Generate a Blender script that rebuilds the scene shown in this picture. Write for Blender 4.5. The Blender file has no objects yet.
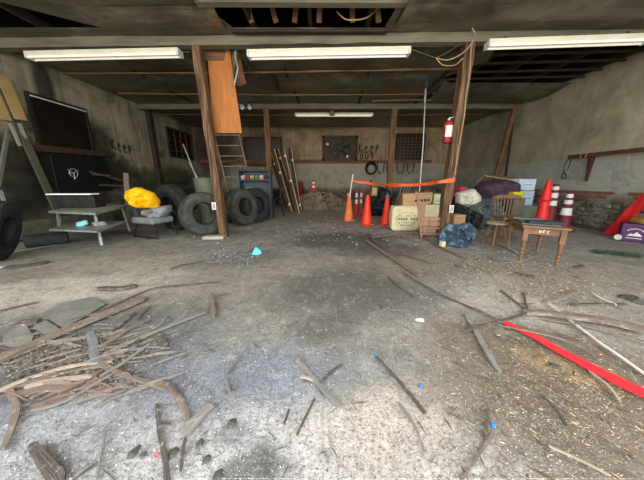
import bpy, math, random
import numpy as np
from mathutils import Vector, Matrix, noise as mnoise
random.seed(7)
rng = np.random.RandomState(11)
C = bpy.context.scene.collection
sc = bpy.context.scene

# ------------------------------------------------------------------ camera, world, light, exposure
EYE, PITCH, F = 1.15, math.radians(13.5), 245.0
cam = bpy.data.cameras.new('camera'); camo = bpy.data.objects.new('camera', cam); C.objects.link(camo)
camo.location = (0, 0, EYE); camo.rotation_euler = (math.radians(90) - PITCH, 0, 0)
cam.sensor_width = 36; cam.lens = 36 * F / 644; cam.clip_start = .02
sc.camera = camo
sc.view_settings.view_transform = 'Standard'; sc.view_settings.look = 'None'
sc.view_settings.exposure = 0.0; sc.view_settings.gamma = 1.0; sc.view_settings.use_curve_mapping = False
w = bpy.data.worlds.new('sky'); sc.world = w; w.use_nodes = True
bg = w.node_tree.nodes['Background']; bg.inputs[0].default_value = (.86, .93, 1.0, 1); bg.inputs[1].default_value = 4.9
def area(name, loc, rot, sx, sy, power, col, portal=False):
    l = bpy.data.lights.new(name, 'AREA'); l.shape = 'RECTANGLE'; l.size = sx; l.size_y = sy; l.energy = power; l.color = col
    o = bpy.data.objects.new(name, l); C.objects.link(o); o.location = loc; o.rotation_euler = rot
    if portal: l.cycles.is_portal = True
    return o
area('daylight_portal', (0.2, -.95, 1.83), (math.radians(90), 0, 0), 12.7, 3.6, 1, (1, 1, 1), True)
area('daylight_through_bay', (0, -1.0, 2.3), (math.radians(84), 0, 0), 11.5, 2.6, 420, (1.0, .97, .92))

# ------------------------------------------------------------------ geometry helpers
cp, sp = math.cos(PITCH), math.sin(PITCH)
def ray(px, py):
    u, v = (px - 322) / F, (240 - py) / F
    return Vector((u, cp + v * sp, v * cp - sp))
O = Vector((0, 0, EYE))
def G(px, py, z=0.0):
    d = ray(px, py); return O + d * ((z - EYE) / d.z)
def P(px, py, Y):
    d = ray(px, py); return O + d * (Y / d.y)
def W(px, py, X):
    d = ray(px, py); return O + d * (X / d.x)

def lin(c): return tuple(((x / 255) / 12.92 if x / 255 <= .04045 else ((x / 255 + .055) / 1.055) ** 2.4) for x in c) + (1,)

class NT:
    def __init__(s, name):
        s.m = bpy.data.materials.new(name); s.m.use_nodes = True; s.t = s.m.node_tree; s.n = s.t.nodes; s.l = s.t.links
        s.b = s.n['Principled BSDF']
        s.tc = s.n.new('ShaderNodeTexCoord')
    def mapping(s, scale=(1, 1, 1), coord='Object'):
        mp = s.n.new('ShaderNodeMapping'); mp.inputs['Scale'].default_value = scale
        s.l.new(s.tc.outputs[coord], mp.inputs[0]); return mp.outputs[0]
    def geo(s): 
        g = s.n.new('ShaderNodeNewGeometry'); return g.outputs['Position']
    def noise(s, vec, scale=5, detail=8, rough=.6, dist=0):
        t = s.n.new('ShaderNodeTexNoise'); t.inputs['Scale'].default_value = scale; t.inputs['Detail'].default_value = detail
        t.inputs['Roughness'].default_value = rough; t.inputs['Distortion'].default_value = dist
        if vec is not None: s.l.new(vec, t.inputs['Vector'])
        return t.outputs['Fac']
    def ramp(s, fac, stops):
        r = s.n.new('ShaderNodeValToRGB'); e = r.color_ramp.elements
        while len(e) < len(stops): e.new(.5)
        for k, (p, c) in enumerate(stops):
            e[k].position = p; e[k].color = lin(c) if not isinstance(c, (int, float)) else (c, c, c, 1)
        s.l.new(fac, r.inputs[0]); return r.outputs[0]
    def mix(s, fac, a, b, mode='MIX'):
        x = s.n.new('ShaderNodeMix'); x.data_type = 'RGBA'; x.blend_type = mode
        for inp, val in ((x.inputs[0], fac), (x.inputs[6], a), (x.inputs[7], b)):
            if isinstance(val, (int, float)): inp.default_value = val
            elif isinstance(val, tuple): inp.default_value = lin(val)
            else: s.l.new(val, inp)
        return x.outputs[2]
    def math(s, op, a, b=None, clamp=False):
        x = s.n.new('ShaderNodeMath'); x.operation = op; x.use_clamp = clamp
        for inp, val in ((x.inputs[0], a), (x.inputs[1], b)):
            if val is None: continue
            if isinstance(val, (int, float)): inp.default_value = val
            else: s.l.new(val, inp)
        return x.outputs[0]
    def smooth(s, v, a, b, lo=0, hi=1):
        x = s.n.new('ShaderNodeMapRange'); x.interpolation_type = 'SMOOTHSTEP'
        s.l.new(v, x.inputs[0])
        for k, val in zip((1, 2, 3, 4), (a, b, lo, hi)): x.inputs[k].default_value = val
        return x.outputs[0]
    def blob(s, pos, nz, cx, cy, rx, ry, ang=0, soft=.45, warp=.5, axes='xy'):
        """mask of an irregular elliptical patch centred at (cx, cy) on the plane given by axes"""
        sep = s.n.new('ShaderNodeSeparateXYZ'); s.l.new(pos, sep.inputs[0])
        A = sep.outputs['XYZ'.index(axes[0].upper())]; B = sep.outputs['XYZ'.index(axes[1].upper())]
        a = s.math('SUBTRACT', A, cx); b = s.math('SUBTRACT', B, cy)
        ca, sa = math.cos(ang), math.sin(ang)
        p = s.math('DIVIDE', s.math('ADD', s.math('MULTIPLY', a, ca), s.math('MULTIPLY', b, sa)), rx)
        q = s.math('DIVIDE', s.math('SUBTRACT', s.math('MULTIPLY', b, ca), s.math('MULTIPLY', a, sa)), ry)
        d = s.math('SQRT', s.math('ADD', s.math('MULTIPLY', p, p), s.math('MULTIPLY', q, q)))
        d = s.math('ADD', d, s.math('MULTIPLY', s.math('SUBTRACT', nz, .5), warp * 2))
        return s.smooth(d, 1 - soft, 1 + soft, 1, 0)
    def bump(s, h, strength=.3, dist=.01):
        b = s.n.new('ShaderNodeBump'); b.inputs['Strength'].default_value = strength; b.inputs['Distance'].default_value = dist
        s.l.new(h, b.inputs['Height']); s.l.new(b.outputs[0], s.b.inputs['Normal'])
    def out(s, col, rough=.8, metal=0, spec=.3):
        if isinstance(col, tuple): s.b.inputs['Base Color'].default_value = lin(col)
        else: s.l.new(col, s.b.inputs['Base Color'])
        if isinstance(rough, (int, float)): s.b.inputs['Roughness'].default_value = rough
        else: s.l.new(rough, s.b.inputs['Roughness'])
        s.b.inputs['Metallic'].default_value = metal; s.b.inputs['Specular IOR Level'].default_value = spec
        return s.m

def mat(name, c1, c2=None, scale=6, aniso=(1, 1, 1), rough=.8, metal=0, bump=.2, c3=None, spec=.3, coord='Object', lo=.35, hi=.65):
    t = NT(name); c2 = c2 or tuple(x * .7 for x in c1)
    v = t.mapping(aniso, coord); n = t.noise(v, scale, 8, .65)
    stops = [(lo, c1), (hi, c2)] if c3 is None else [(lo, c1), ((lo + hi) / 2, c2), (hi, c3)]
    col = t.ramp(n, stops)
    if bump: t.bump(n, bump, .01)
    return t.out(col, rough, metal, spec)

def obj_from(name, verts, faces, m, smooth=False, uvs=None, parent=None, origin='base', sharp=35):
    me = bpy.data.meshes.new(name)
    V = [Vector(v) for v in verts]
    if parent is None and origin == 'base':
        xs = [v.x for v in V]; ys = [v.y for v in V]; zs = [v.z for v in V]
        L = Vector(((min(xs) + max(xs)) / 2, (min(ys) + max(ys)) / 2, min(zs)))
    elif parent is not None:
        L = Vector((0, 0, 0))
    else: L = Vector((0, 0, 0))
    me.from_pydata([v - L for v in V], [], faces); me.update()
    if smooth:
        me.shade_smooth(); me.set_sharp_from_angle(angle=math.radians(sharp))
    if uvs:
        ul = me.uv_layers.new(name='UVMap')
        for p in me.polygons:
            for li in p.loop_indices: ul.data[li].uv = uvs[me.loops[li].vertex_index]
    me.materials.append(m)
    o = bpy.data.objects.new(name, me); C.objects.link(o); o.location = L
    if parent is not None:
        o.parent = parent
        if parent.type == 'EMPTY' and not parent.get('local_parts'): o.matrix_parent_inverse = chain_inv(parent)
    return o
def chain_inv(p):
    M = Matrix.Identity(4)
    while p is not None:
        M = p.matrix_basis_world() if False else (Matrix.Translation(p.location) @ p.rotation_euler.to_matrix().to_4x4()) if p.parent is None else M
        q = p.parent
        p = q
    return M.inverted()

def tag(o, label, cat=None, group=None, kind=None):
    if label: o['label'] = label
    if cat: o['category'] = cat
    if group: o['group'] = group
    if kind: o['kind'] = kind
    return o
def thing(name, label, cat, loc=(0, 0, 0), rz=0, group=None, local=True, kind=None):
    o = bpy.data.objects.new(name, None); C.objects.link(o); o.location = loc; o.rotation_euler = (0, 0, rz)
    o.empty_display_size = .1
    tag(o, label, cat, group, kind)
    if local: o['local_parts'] = 1
    return o

class MB:
    def __init__(s): s.v = []; s.f = []; s.uv = []
    def add(s, vs, fs, uv=None):
        n = len(s.v); s.v += [Vector(v) for v in vs]; s.f += [tuple(i + n for i in f) for f in fs]
        s.uv += (uv or [(0, 0)] * len(vs)); return s
    def box(s, c, size, rot=None, bevel=0):
        hx, hy, hz = size[0] / 2, size[1] / 2, size[2] / 2
        R = rot if rot is not None else Matrix.Identity(3)
        c = Vector(c)
        if bevel:
            b = min(bevel, hx * .45, hy * .45, hz * .45); vs = []
            # chamfered box: 24 verts
            idx = {}
            for sx in (-1, 1):
                for sy in (-1, 1):
                    for sz in (-1, 1):
                        for k in range(3):
                            p = [sx * (hx - (b if k != 0 else 0)), sy * (hy - (b if k != 1 else 0)), sz * (hz - (b if k != 2 else 0))]
                            idx[(sx, sy, sz, k)] = len(vs); vs.append(c + R @ Vector(p))
            fs = []
            for a in (-1, 1):
                for k in range(3):
                    o1, o2 = [(1, 2), (0, 2), (0, 1)][k]
                    q = []
                    for (p1, p2) in ((-1, -1), (1, -1), (1, 1), (-1, 1)):
                        t = [0, 0, 0]; t[k] = a; t[o1] = p1; t[o2] = p2; q.append(idx[(*t, k)])
                    fs.append(tuple(q))
            for k in range(3):
                o1, o2 = [(1, 2), (0, 2), (0, 1)][k]
                for p1 in (-1, 1):
                    for p2 in (-1, 1):
                        t = [0, 0, 0]; t[o1] = p1; t[o2] = p2
                        ta = t[:]; ta[k] = -1; tb = t[:]; tb[k] = 1
                        fs.append((idx[(*ta, o1)], idx[(*tb, o1)], idx[(*tb, o2)], idx[(*ta, o2)]))
            for sx in (-1, 1):
                for sy in (-1, 1):
                    for sz in (-1, 1): fs.append(tuple(idx[(sx, sy, sz, k)] for k in range(3)))
            return s.add(vs, fs)
        vs = [c + R @ Vector((x * hx, y * hy, z * hz)) for x in (-1, 1) for y in (-1, 1) for z in (-1, 1)]
        return s.add(vs, [(0, 1, 3, 2), (4, 6, 7, 5), (0, 4, 5, 1), (2, 3, 7, 6), (0, 2, 6, 4), (1, 5, 7, 3)])
    def bar(s, a, b, w, t, up=(0, 0, 1), bevel=0):
        """rectangular bar from a to b; w across, t along up"""
        a, b = Vector(a), Vector(b); d = b - a; L = d.length; y = d.normalized(); u = Vector(up)
        x = y.cross(u)
        if x.length < 1e-4: x = y.cross(Vector((1, 0, 0)))
        x.normalize(); z = x.cross(y)
        R = Matrix((x, y, z)).transposed()
        return s.box((a + b) / 2, (w, L, t), R, bevel)
    def tube(s, pts, r, n=8, cap=True):
        pts = [Vector(p) for p in pts]; rs = r if isinstance(r, (list, tuple)) else [r] * len(pts)
        vs = []; fs = []; prev = None; uv = []; L = 0
        for i, p in enumerate(pts):
            d = (pts[min(i + 1, len(pts) - 1)] - pts[max(i - 1, 0)]).normalized()
            if prev is None: x = d.orthogonal().normalized()
            else: x = (prev - d * prev.dot(d)).normalized()
            prev = x; y = d.cross(x)
            if i: L += (p - pts[i - 1]).length
            for k in range(n):
                a = 2 * math.pi * k / n; vs.append(p + (x * math.cos(a) + y * math.sin(a)) * rs[i]); uv.append((L, k / n))
        for i in range(len(pts) - 1):
            for k in range(n):
                fs.append((i * n + k, i * n + (k + 1) % n, (i + 1) * n + (k + 1) % n, (i + 1) * n + k))
        if cap:
            fs.append(tuple(reversed(range(n)))); fs.append(tuple(range((len(pts) - 1) * n, len(pts) * n)))
        return s.add(vs, fs, uv)
    def cyl(s, a, b, r0, r1=None, n=16): return s.tube([a, b], [r0, r0 if r1 is None else r1], n)
    def lathe(s, prof, n=24, M=None, close=False):
        M = M or Matrix.Identity(4); vs = []; fs = []
        for (r, z) in prof:
            for k in range(n):
                a = 2 * math.pi * k / n; vs.append(M @ Vector((r * math.cos(a), r * math.sin(a), z)))
        m = len(prof)
        for i in range(m if close else m - 1):
            j = (i + 1) % m
            for k in range(n): fs.append((i * n + k, i * n + (k + 1) % n, j * n + (k + 1) % n, j * n + k))
        if not close:
            fs.append(tuple(reversed(range(n)))); fs.append(tuple(range((m - 1) * n, m * n)))
        return s.add(vs, fs)
    def prism(s, poly, ext):
        """poly: list of 3d points, ext: extrusion vector"""
        n = len(poly); e = Vector(ext); A = [Vector(p) for p in poly]
        fs = [tuple(range(n)), tuple(range(2 * n - 1, n - 1, -1))] + [(i, (i + 1) % n, n + (i + 1) % n, n + i) for i in range(n)]
        return s.add(A + [p + e for p in A], fs)
    def build(s, name, m, parent=None, smooth=False, uv=False, sharp=35):
        o = obj_from(name, s.v, s.f, m, smooth, s.uv if uv else None, parent, sharp=sharp)
        return o

def fix_normals(o):
    import bmesh
    b = bmesh.new(); b.from_mesh(o.data); bmesh.ops.recalc_face_normals(b, faces=b.faces); b.to_mesh(o.data); b.free()

# ------------------------------------------------------------------ dimensions
LX, RX, BY, FY, CZ = -6.18, 6.6, 12.7, -.9, 3.66
B1, B2 = 5.06, 9.03

# ------------------------------------------------------------------ structural materials
def floor_mat():
    t = NT('dirty_concrete'); p = t.geo()
    big = t.noise(p, .9, 6, .6, .4); mid = t.noise(p, 3.2, 8, .68, .3); fine = t.noise(p, 16, 8, .75); grit = t.noise(p, 70, 4, .8)
    col = t.ramp(mid, [(.3, (120, 116, 109)), (.5, (150, 146, 139)), (.68, (178, 174, 167))])
    col = t.mix(t.ramp(big, [(.38, 0.), (.66, .5)]), col, (124, 119, 112))
    wz = t.noise(p, 2.3, 6, .65)
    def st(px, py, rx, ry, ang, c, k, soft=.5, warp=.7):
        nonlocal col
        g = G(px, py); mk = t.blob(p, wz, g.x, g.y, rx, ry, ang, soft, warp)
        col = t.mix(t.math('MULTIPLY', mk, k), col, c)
    # tints by region: warm beyond, brown litter on the right, grey in the middle, whitish in front
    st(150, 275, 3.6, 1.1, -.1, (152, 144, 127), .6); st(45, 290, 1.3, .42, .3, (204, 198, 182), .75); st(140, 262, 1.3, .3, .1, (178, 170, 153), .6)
    st(560, 285, 2.2, .9, 0, (160, 150, 134), .65); st(600, 240, 2.2, .9, 0, (142, 140, 134), .5)
    st(430, 262, 1.3, .9, 0, (138, 126, 108), .7)
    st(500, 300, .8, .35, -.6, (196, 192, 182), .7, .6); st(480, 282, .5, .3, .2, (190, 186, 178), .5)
    st(310, 215, 1.5, 1.6, 0, (112, 104, 94), .6)
    st(345, 240, 1.1, .75, 0, (58, 56, 54), .8); st(335, 285, .75, .55, .5, (70, 68, 66), .7); st(385, 250, .8, .35, .3, (66, 64, 62), .6); st(330, 325, .35, .2, .5, (84, 82, 82), .6)
    st(420, 285, .7, .3, .4, (92, 90, 88), .5); st(395, 300, .5, .35, 0, (84, 82, 82), .5)
    st(240, 258, .7, .35, .2, (84, 84, 86), .6); st(180, 232, 2.0, .35, 0, (92, 88, 80), .7)
    st(50, 340, 1.0, .5, .3, (78, 76, 74), .6); st(90, 385, .6, .35, .5, (98, 102, 110), .6); st(150, 330, .6, .4, .4, (104, 106, 108), .5)
    st(240, 380, .6, .3, 0, (120, 128, 140), .7); st(60, 440, .5, .2, 0, (150, 152, 158), .6); st(170, 390, 1.1, .38, .1, (134, 141, 150), .5); st(130, 340, .8, .3, .2, (112, 116, 120), .5); st(280, 420, .35, .2, 0, (150, 154, 162), .5)
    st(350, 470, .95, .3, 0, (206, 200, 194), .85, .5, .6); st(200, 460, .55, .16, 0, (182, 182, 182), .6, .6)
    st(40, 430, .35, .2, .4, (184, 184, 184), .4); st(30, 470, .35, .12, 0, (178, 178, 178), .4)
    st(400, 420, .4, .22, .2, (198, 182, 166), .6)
    st(560, 390, .75, .45, -.5, (126, 110, 92), .8); st(560, 440, .45, .3, -.3, (128, 116, 100), .7); st(620, 380, .5, .5, 0, (126, 108, 86), .7)
    st(520, 345, .6, .28, -.5, (118, 104, 86), .75)
    st(575, 368, .28, .13, -.5, (168, 136, 92), .8, .3, .5)
    st(250, 470, .14, .09, .5, (84, 92, 90), .8, .3, .9); st(232, 430, .1, .06, 0, (104, 108, 112), .6)
    st(70, 350, .3, .12, .4, (150, 138, 118), .6); st(30, 378, .25, .15, 0, (66, 66, 70), .75)
    # swept streaks
    mp = t.n.new('ShaderNodeMapping'); mp.inputs['Rotation'].default_value = (0, 0, .5); mp.inputs['Scale'].default_value = (7, 1.6, 1); t.l.new(p, mp.inputs[0])
    sk_ = t.noise(mp.outputs[0], 2.2, 10, .75, .8)
    col = t.mix(t.ramp(sk_, [(.5, 0.), (.72, .45)]), col, (96, 92, 88))
    col = t.mix(t.ramp(sk_, [(.3, .35), (.46, 0.)]), col, (196, 190, 180))
    # scattered dark grime and pale flecks
    g2 = t.noise(p, 5.5, 10, .8, .6)
    col = t.mix(t.ramp(g2, [(.5, 0.), (.64, .55)]), col, (84, 80, 76))
    col = t.mix(t.ramp(t.noise(p, 9, 10, .82, .4), [(.56, 0.), (.66, .7)]), col, (206, 202, 194))
    col = t.mix(t.ramp(grit, [(.40, .55), (.52, 0.)]), col, (78, 74, 70))
    col = t.mix(t.ramp(fine, [(.62, 0.), (.72, .65)]), col, (214, 210, 204))
    vo = t.n.new('ShaderNodeTexVoronoi'); vo.feature = 'DISTANCE_TO_EDGE'; vo.inputs['Scale'].default_value = .85
    wv = t.n.new('ShaderNodeVectorMath'); wv.operation = 'ADD'; t.l.new(p, wv.inputs[0])
    nc = t.n.new('ShaderNodeTexNoise'); nc.inputs['Scale'].default_value = 2.5; nc.inputs['Detail'].default_value = 6; t.l.new(p, nc.inputs['Vector'])
    sc_ = t.n.new('ShaderNodeVectorMath'); sc_.operation = 'SCALE'; sc_.inputs['Scale'].default_value = .5; t.l.new(nc.outputs['Color'], sc_.inputs[0])
    t.l.new(sc_.outputs[0], wv.inputs[1]); t.l.new(wv.outputs[0], vo.inputs['Vector'])
    col = t.mix(t.smooth(vo.outputs['Distance'], 0, .012, .3, 0), col, (70, 66, 62))
    h = t.math('ADD', t.math('MULTIPLY', fine, .6), t.math('ADD', mid, t.math('MULTIPLY', grit, .3)))
    t.bump(h, .75, .03)
    return t.out(col, t.ramp(mid, [(.3, .75), (.7, .95)]), 0, .25)

def wall_mat(side):
    t = NT('plaster_' + side); p = t.geo()
    m_ = t.noise(p, 1.3, 8, .65, .3); f_ = t.noise(p, 9, 8, .7); st_ = t.noise(t.mapping((3.5, 3.5, .35), 'Object'), 1.6, 8, .7)
    if side == 'right': up = [(.3, (126, 119, 97)), (.5, (154, 146, 122)), (.7, (176, 167, 142))]
    elif side == 'left': up = [(.3, (112, 106, 86)), (.5, (148, 140, 116)), (.7, (168, 160, 134))]
    else: up = [(.3, (122, 100, 72)), (.5, (160, 137, 104)), (.7, (182, 160, 124))]
    col = t.ramp(m_, up)
    col = t.mix(t.ramp(st_, [(.5, 0.), (.66, .18 if side == 'right' else .5)]), col, (74, 68, 54))
    if side == 'left': col = t.mix(t.ramp(t.noise(t.mapping((2.5, 2.5, .3), 'Object'), 2.4, 8, .7), [(.52, 0.), (.62, .5)]), col, (176, 170, 140))
    sep = t.n.new('ShaderNodeSeparateXYZ'); t.l.new(p, sep.inputs[0]); z = sep.outputs['Z']
    zn = t.math('ADD', z, t.math('MULTIPLY', t.math('SUBTRACT', f_, .5), .22 if side != 'back' else .1))
    low = {'right': 1.7, 'left': 1.15, 'back': 2.02}[side]
    lc = {'right': (160, 162, 152), 'left': (104, 104, 94), 'back': (164, 157, 141)}[side]
    col = t.mix(t.smooth(zn, low - .06, low + .06, .8, 0), col, lc)
    # peeled patches
    pe = t.noise(p, 3.1, 10, .75, .5)
    pm = t.math('MULTIPLY', t.ramp(pe, [(.5, 0.), (.56, 1.)]), t.smooth(zn, low - .5, low + .1, .75, 0))
    col = t.mix(t.math('MULTIPLY', pm, .55), col, (112, 108, 98))
    col = t.mix(t.math('MULTIPLY', t.smooth(zn, .6, 1.0, .92, 0), t.ramp(t.noise(p, 2.2, 8, .7), [(.36, .35), (.56, 1.)])), col, (66, 56, 47))  # brown rubble tone at the wall foot, darkened to hold crevice shade
    # block courses
    br = t.n.new('ShaderNodeTexBrick'); br.inputs['Scale'].default_value = 1; br.inputs['Brick Width'].default_value = .42; br.inputs['Row Height'].default_value = .2; br.inputs['Mortar Size'].default_value = .008
    br.inputs['Color1'].default_value = (1, 1, 1, 1); br.inputs['Color2'].default_value = (.86, .86, .86, 1); br.inputs['Mortar'].default_value = (.55, .55, .55, 1)
    cb = t.n.new('ShaderNodeCombineXYZ'); t.l.new(sep.outputs['Y' if side != 'back' else 'X'], cb.inputs[0]); t.l.new(z, cb.inputs[1]); t.l.new(cb.outputs[0], br.inputs['Vector'])
    col = t.mix(.38 if side != 'right' else .22, col, br.outputs['Color'], 'MULTIPLY')
    if side == 'left':
        wz = t.noise(p, 2.0, 8, .7)
        for (px, py, ry, rz, k) in ((62, 132, .8, .62, .95), (74, 175, 1.15, .62, .95), (108, 172, 1.2, .5, .9), (20, 172, .55, .85, .85), (44, 88, .2, .9, .8), (98, 142, .5, .5, .85), (150, 180, .9, .4, .7), (178, 178, 1.2, .45, .75), (183, 120, .5, 1.5, .6)):
            g = W(px, py, LX); mk = t.blob(p, wz, g.y, g.z, ry, rz, 0, .4, .55, 'yz')
            col = t.mix(t.math('MULTIPLY', mk, k), col, (18, 17, 15))
    if side == 'back':
        wz = t.noise(p, 1.6, 8, .7)
        for (px, py, rx, rz, k) in ((210, 150, 1.3, 1.7, .88), (262, 150, 1.3, 1.3, .6), (408, 150, 1.2, .9, .45), (300, 122, 3.5, .35, .5), (440, 190, 2, .5, .5)):
            g = P(px, py, BY); mk = t.blob(p, wz, g.x, g.z, rx, rz, 0, .5, .7, 'xz')
            col = t.mix(t.math('MULTIPLY', mk, k), col, (36, 31, 26))
    h = t.math('ADD', f_, t.math('MULTIPLY', br.outputs['Fac'], -.6)); t.bump(h, .5, .015)
    return t.out(col, .92, 0, .15)

def ceil_mat():
    t = NT('foil_faced_board'); p = t.geo()
    n1 = t.noise(t.mapping((.35, 2.4, 1)), 1.2, 6, .6, .6); n2 = t.noise(p, 2.0, 8, .7, .3)
    col = t.ramp(n2, [(.32, (80, 75, 61)), (.5, (112, 106, 88)), (.68, (158, 152, 130))])  # lighter blotches put the foil's sheen into the colour
    sep = t.n.new('ShaderNodeSeparateXYZ'); t.l.new(p, sep.inputs[0])
    col = t.mix(t.ramp(t.noise(p, .8, 4, .6), [(.4, 0.), (.65, .5)]), col, (76, 68, 54))
    t.bump(n1, .9, .06)
    return t.out(col, t.ramp(n2, [(.3, .3), (.7, .48)]), .45, .5)

WOOD = mat('weathered_timber', (72, 50, 34), (140, 104, 72), 3, (9, 9, .6), .85, bump=.5, lo=.3, hi=.7)
WOODX = mat('weathered_timber_long', (70, 46, 32), (136, 96, 66), 3, (.6, 9, 9), .85, bump=.5, lo=.3, hi=.7)
DARKW = mat('sooty_timber', (38, 30, 24), (72, 56, 42), 3, (.8, 8, 8), .85, bump=.4)
BEAMM = mat('grey_painted_beam', (84, 79, 64), (126, 119, 98), 2.5, (.5, 5, 5), .75, bump=.4, lo=.3, hi=.7)
ORANGEW = mat('orange_plywood', (150, 88, 36), (182, 114, 52), 3, (6, 6, .7), .6, bump=.15, lo=.3, hi=.7)
def strip_mat(name, a, b, c):
    t = NT(name); v = t.mapping((1.5, 22, 1), 'UV'); n = t.noise(v, 3, 8, .7, .3); n2 = t.noise(t.geo(), 30, 5, .7)
    col = t.ramp(n, [(.3, a), (.5, b), (.7, c)]); col = t.mix(t.ramp(n2, [(.55, 0.), (.7, .5)]), col, (190, 186, 178))
    t.bump(n, .6, .01); return t.out(col, .9, 0, .2)
S_GREY = strip_mat('grey_weathered_wood', (94, 89, 84), (124, 119, 113), (154, 149, 143))
S_BROWN = strip_mat('brown_split_wood', (80, 69, 60), (116, 102, 90), (150, 137, 124))
S_DARK = strip_mat('dark_rotten_wood', (52, 47, 42), (84, 77, 70), (118, 110, 102))
S_TAN = strip_mat('pale_tan_veneer', (136, 120, 104), (164, 148, 130), (190, 176, 160))
S_SLATE = strip_mat('bluish_grey_slab', (84, 86, 86), (108, 110, 110), (134, 136, 136))
BLACK = mat('black_plastic', (16, 16, 16), (28, 28, 28), rough=.5, bump=.05)
STEEL = mat('dull_grey_steel', (118, 120, 114), (158, 160, 152), 12, rough=.45, metal=.25, bump=.1)
DSTEEL = mat('dark_steel', (36, 36, 36), (58, 56, 52), 12, rough=.5, metal=.4, bump=.1)
WHITEE = mat('white_enamel', (222, 216, 192), (206, 200, 174), 3, rough=.5, bump=.03)
GALV = mat('galvanised_rod', (150, 154, 152), (188, 190, 188), 10, rough=.4, metal=.5, bump=.05)
RUBBER = mat('dusty_rubber', (26, 27, 26), (52, 53, 50), 7, rough=.9, bump=.25)
RUBBER2 = mat('worn_grey_rubber', (48, 48, 44), (80, 79, 71), 7, rough=.9, bump=.25)
CONE = mat('orange_red_cone_plastic', (226, 62, 30), (206, 50, 24), 6, rough=.5, bump=.03)
CONE_OLD = mat('faded_orange_plastic', (222, 122, 66), (188, 92, 46), 5, rough=.7, bump=.05)
CONE_RED = mat('red_cone_plastic', (212, 36, 34), (188, 28, 28), 6, rough=.5, bump=.03)
CONE_DK = mat('dark_red_plastic', (118, 34, 42), (92, 26, 34), 6, rough=.6, bump=.03)
WHITE = mat('white_band', (220, 218, 212), (190, 188, 182), 8, rough=.5, bump=.02)
CARD = mat('brown_cardboard', (150, 116, 84), (172, 138, 104), 3, (1, 1, 4), .85, bump=.08)
CREAM = mat('cream_sack_paper', (206, 196, 158), (184, 172, 134), 4, rough=.85, bump=.25)
INK = mat('dark_ink', (44, 38, 30), (54, 46, 36), rough=.8, bump=0)
INK2 = mat('faded_brown_print', (128, 116, 84), (112, 100, 72), rough=.8, bump=0)
SPRAY = mat('black_spray_paint', (26, 24, 20), (40, 36, 30), rough=.8, bump=0)
LIGHTBLUE = mat('pale_blue_carton', (168, 192, 208), (188, 208, 220), 4, rough=.7, bump=.03)

def tex_reset(): pass
# ------------------------------------------------------------------ floor, ground, walls, ceiling
def grid_floor():
    vs = []; fs = []
    xs = list(np.arange(-6.3, 6.75, .07)); ys = []
    y = FY
    while y < BY + .1: ys.append(y); y += .045 if y < 4 else .09
    for yy in ys:
        for xx in xs:
            q = Vector((xx * 1.1, yy * 1.1, 0)); n = mnoise.noise(q) * .010 + mnoise.noise(q * 3.7) * .006 + mnoise.noise(q * 11) * .0045
            vs.append((xx, yy, n - .008))
    nx = len(xs)
    for j in range(len(ys) - 1):
        for i in range(nx - 1): a = j * nx + i; fs.append((a, a + 1, a + nx + 1, a + nx))
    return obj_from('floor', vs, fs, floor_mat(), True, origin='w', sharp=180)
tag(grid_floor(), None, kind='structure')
YARD = mat('yard_concrete', (150, 146, 136), (172, 168, 158), 1, rough=.9)  # unseen pale yard, added to bounce daylight up to the ceiling
o = MB().box((0, -8.9, -.1), (34, 16, .14)).build('ground', YARD); tag(o, None, kind='structure')

def struct(name, mb, m, smooth=False):
    o = mb.build(name, m, None, smooth); tag(o, None, kind='structure'); return o
def wall_obj(name, c, s, m):
    o = obj_from(name, *[(lambda b: (b.v, b.f))(MB().box(c, s))][0], m, origin='w'); tag(o, None, kind='structure'); return o
wl = wall_obj('wall_left', (LX - .1, (BY + FY) / 2, CZ / 2), (.2, BY - FY + .4, CZ + .2), wall_mat('left'))
wr = wall_obj('wall_right', (RX + .1, (BY + FY) / 2, CZ / 2), (.2, BY - FY + .4, CZ + .2), wall_mat('right'))
wb = wall_obj('wall_back', ((LX + RX) / 2, BY + .1, CZ / 2), (RX - LX + .4, .2, CZ + .2), wall_mat('back'))

CM = ceil_mat()
# ceiling sheets: polygons laid around the openings
HA = (-1.62, 1.12, 4.27, 4.86)          # torn strip hole in front of the beam
cm = MB()
def sheet(poly, z=CZ, th=.012):
    cm.prism([(x, y, z) for x, y in poly], (0, 0, th))
hb = [G(px, py, CZ) for px, py in ((488, 96), (545, 88), (607, 64), (644, 49), (655, 44), (560, 54), (520, 56))]
HB = (3.05, 6.18, 5.6, 7.35)
sheet([(LX, FY), (RX, FY), (RX, 4.27), (LX + 1.6, 4.27), (LX, 3.2)])
sheet([(LX + 1.6, 4.27), (LX + 2.2, 4.27), (LX + 3.0, 4.86), (LX + 2.5, 4.86)], CZ)
sheet([(LX + 2.2, 4.27), (-1.75, 4.27), (-1.5, 4.86), (LX + 3.0, 4.86)])
sheet([(1.12, 4.27), (RX, 4.27), (RX, 4.86), (1.05, 4.86)])
sheet([(LX, 4.86), (RX, 4.86), (RX, 5.25), (LX, 5.25)])
sheet([(LX, 5.25), (3.3, 5.25), (3.55, 6.0), (3.0, 6.95), (3.4, 7.25), (LX, 7.25)])
sheet([(LX, 7.25), (RX, 7.25), (RX, 9.0), (LX, 9.0)])
sheet([(LX, 9.0), (RX, 9.0), (RX, BY), (LX, BY)])
struct('ceiling', cm, CM)
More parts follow.
